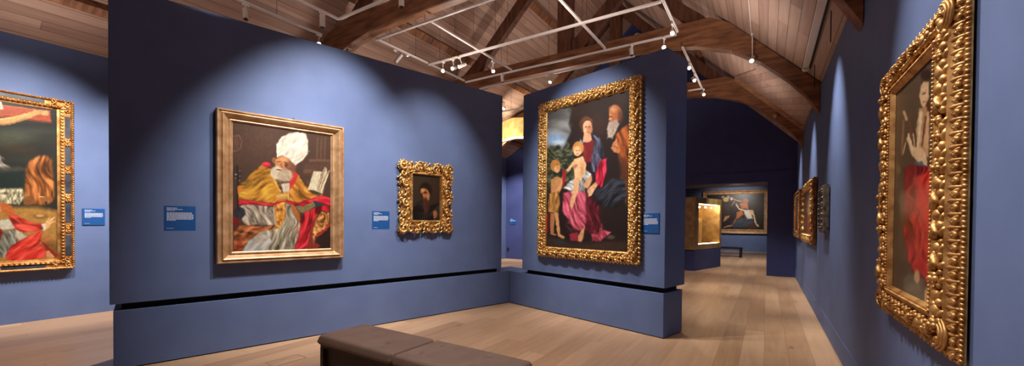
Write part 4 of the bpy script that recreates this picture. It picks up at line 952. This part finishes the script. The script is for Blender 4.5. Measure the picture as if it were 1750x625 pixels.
spot((-6.83,10.3,4.62+.38),V(.4,-1,-.5),'right of the two distant lit spotlights in the gap between partitions',top=ZT+.3)
m=MB(); m.tube([(0,0,0),(0,0,-.02),(0,0,-.035)],[.045,.045,.03],16); p=m.build('ceiling_sensor',m_white,None,(-6.22,5.836,ZT+.034)); tag(p,'small round sensor with a green light on the track','sensor')
m=MB(); m.ell((0,0,-.037),(.012,.012,.005),None,8,4); m.build('indicator_light',m_green,p)
m=MB(); m.tube([(0,0,0),(0,-.06,0),(0,-.12,-.01)],[.13,.13,.09],16); p=m.build('gable_camera',m_white,None,(-3.88,YE-.001,8.02)); tag(p,'round white camera mounted high on the dark gable','camera')
m=MB(); m.ell((0,-.13,-.02),(.05,.03,.05),None,10,6); m.build('camera_lens',m_black,p)

# ============================================================ LIGHT
def sl(pos,tgt,w_,ang,blend=.7,rad=.03,col=(1,.86,.72)):
    l=bpy.data.lights.new('gallery_spot','SPOT'); l.energy=w_; l.spot_size=R(ang); l.spot_blend=blend; l.shadow_soft_size=rad; l.color=col
    o=bpy.data.objects.new('gallery_spot',l); COL.objects.link(o); o.location=pos
    d=(Vector(tgt)-Vector(pos)); o.rotation_euler=d.to_track_quat('-Z','Y').to_euler(); return o
NL=Vector((nLx,nLy,0)); NW=Vector((nWx,nWy,0))
def Lw(s,z,d=0): v=Vector(onL(s,z)); return v+NL*d
def Ww(s,z,d=0): v=Vector(onW(s,z)); return v+NW*d
KEY=(1,.92,.84)
# bishop
sl(Lw(-3.25,4.85,2.0),Lw(-3.35,2.15),430,60,1,.03,KEY)
sl(Lw(-3.9,4.85,2.2),Lw(-3.9,1.8),150,46,1,.03,KEY)
# bearded man
sl(Lw(-1.7,4.85,2.1),Lw(-1.8,1.9),240,52,1,.03,KEY)
# family
sl(Ww(.3,4.85,2.1),Ww(.25,2.4),330,56,1,.03,KEY)
sl(Ww(-.3,4.85,2.0),Ww(.2,1.5),170,52,1,.03,KEY)
# crucifixion
sl((XL+2.4,1.2,4.6),(XL,1.0,2.1),430,66,1,.03,KEY)
sl((XL+2.3,2.6,4.6),(XL,2.4,1.6),260,62,1,.03,KEY)
# saint in red
sl((XR-1.7,3.5,4.75),(XR,2.85,1.9),250,46,1,.03,KEY)
sl((XR-1.5,1.2,4.75),(XR,1.5,1.8),200,58,1,.03,KEY)
# three small pictures on the right wall
sl((XR-.85,6.5,4.6),(XR,6.5,1.9),260,50,1,.03,KEY)
sl((XR-1.0,9.3,4.6),(XR,9.6,1.8),260,46,1,.03,KEY)
sl((XR-1.1,12.7,4.7),(XR,12.9,1.8),220,44,1,.03,KEY)
# floor washes from the track heads
sl((-1.38,7.1,4.7),(-.5,6.9,0),70,60,.5,.04,KEY)
sl((-2.71,4.6,4.8),(-2.5,4.1,0),190,76,.7,.04,KEY)
sl((-1.0,1.2,4.8),(-1.0,2.6,0),90,80,.8,.04,KEY)
sl((-4.0,1.2,4.8),(-3.4,2.2,0),80,60,.8,.04,KEY)
sl((-1.4,9.75,4.7),(-.4,9.4,0),180,64,.5,.04,KEY)
sl((-1.36,11.0,4.65),(-.8,12.2,0),170,66,.6,.04,KEY)
sl((-7.3,4.0,4.6),(-8.0,2.8,0),300,84,.7,.04,KEY)
sl((-7.5,7.3,4.6),(-7.6,8.0,0),200,90,.7,.04,KEY)
sl((-7.5,11.8,4.8),(-8.4,13.0,0),300,80,.6,.04,KEY)
sl((-7.9,12.4,4.6),(-8.9,YE,1.5),420,60,1,.04,KEY)
sl((-6.83,10.1,4.1),(-6.95,11.1,4.6),120,80,.8,.04,(1,.88,.7))
sl((-7.8,10.1,4.1),(-7.3,11.1,4.6),170,80,.8,.04,(1,.84,.6))
# far gallery
sl((-1.2,23.2,3.5),(-1.5,26,1.9),170,90,1,.05,KEY)
sl((-.6,19.0,3.5),(-1,20,0),160,110,.7,.05,KEY)
sl((-1.0,15.2,3.5),(-.6,16.5,0),110,100,.7,.05,KEY)
sl((-4.87,7.5,4.7),(-4.05,6.95,.6),90,16,1,.04,KEY)
# case interior
def casept(u,v,z): 
    return Vector((-1.95+lx*u-nLx*v,14.2+ly*u-nLy*v,z))
for u in (.7,1.2,1.7):
    l=bpy.data.lights.new('case_lamp','POINT'); l.energy=5; l.shadow_soft_size=.03; l.color=(1,.88,.68)
    o=bpy.data.objects.new('case_lamp',l); COL.objects.link(o); o.location=casept(u,.16,2.1)
# added fill: unseen upward spots standing in for light bounced to the roof
def up(pos,w_,ang=165):
    l=bpy.data.lights.new('roof_fill','SPOT'); l.energy=w_; l.spot_size=R(ang); l.spot_blend=1; l.shadow_soft_size=.18; l.color=(1,.86,.78)
    o=bpy.data.objects.new('roof_fill',l); COL.objects.link(o); o.location=pos; o.rotation_euler=(PI,0,0); return o
for p_ in ((-5.2,2.0,3.95),(-3.0,2.6,3.95),(-5.0,5.9,3.95),(-2.6,5.6,3.95),(-4.6,9.6,3.95)): up(p_,46)
for p_ in ((-.9,7.0,3.6),(-.9,10.3,3.6),(-.9,3.2,3.6)): up(p_,36)
for p_ in ((-7.9,1.0,3.4),(-7.9,5.5,3.6),(-7.5,9.5,3.6)): up(p_,26)

W=bpy.data.worlds.new('World'); S.world=W; W.use_nodes=True
W.node_tree.nodes['Background'].inputs[0].default_value=(.02,.025,.04,1); W.node_tree.nodes['Background'].inputs[1].default_value=.5

# ============================================================ CAMERA
cd=bpy.data.cameras.new('Camera'); co=bpy.data.objects.new('Camera',cd); COL.objects.link(co)
F=689.285; P=-.0128749; RO=.00785266; YC=387.531; YAW=.562216
cp,sp=math.cos(P),math.sin(P); cr,sr=math.cos(RO),math.sin(RO)
right=Vector((1,0,0));fwd=Vector((0,cp,sp));upv=Vector((0,-sp,cp))
r2=right*cr+upv*sr; u2=-right*sr+upv*cr
Rz=Matrix.Rotation(YAW,3,'Z'); r2=Rz@r2;u2=Rz@u2;f2=Rz@fwd
M=Matrix((r2,u2,-f2)).transposed().to_4x4(); M.translation=(0,0,1.55)
co.matrix_world=M
cd.sensor_fit='HORIZONTAL'; cd.sensor_width=36; cd.lens=F/1750*36; cd.shift_y=(YC-312.5)/1750; cd.clip_start=.05; cd.clip_end=100
S.camera=co
S.view_settings.view_transform='Standard'; S.view_settings.look='None'; S.view_settings.gamma=1; S.view_settings.use_curve_mapping=False
S.view_settings.exposure=1.15
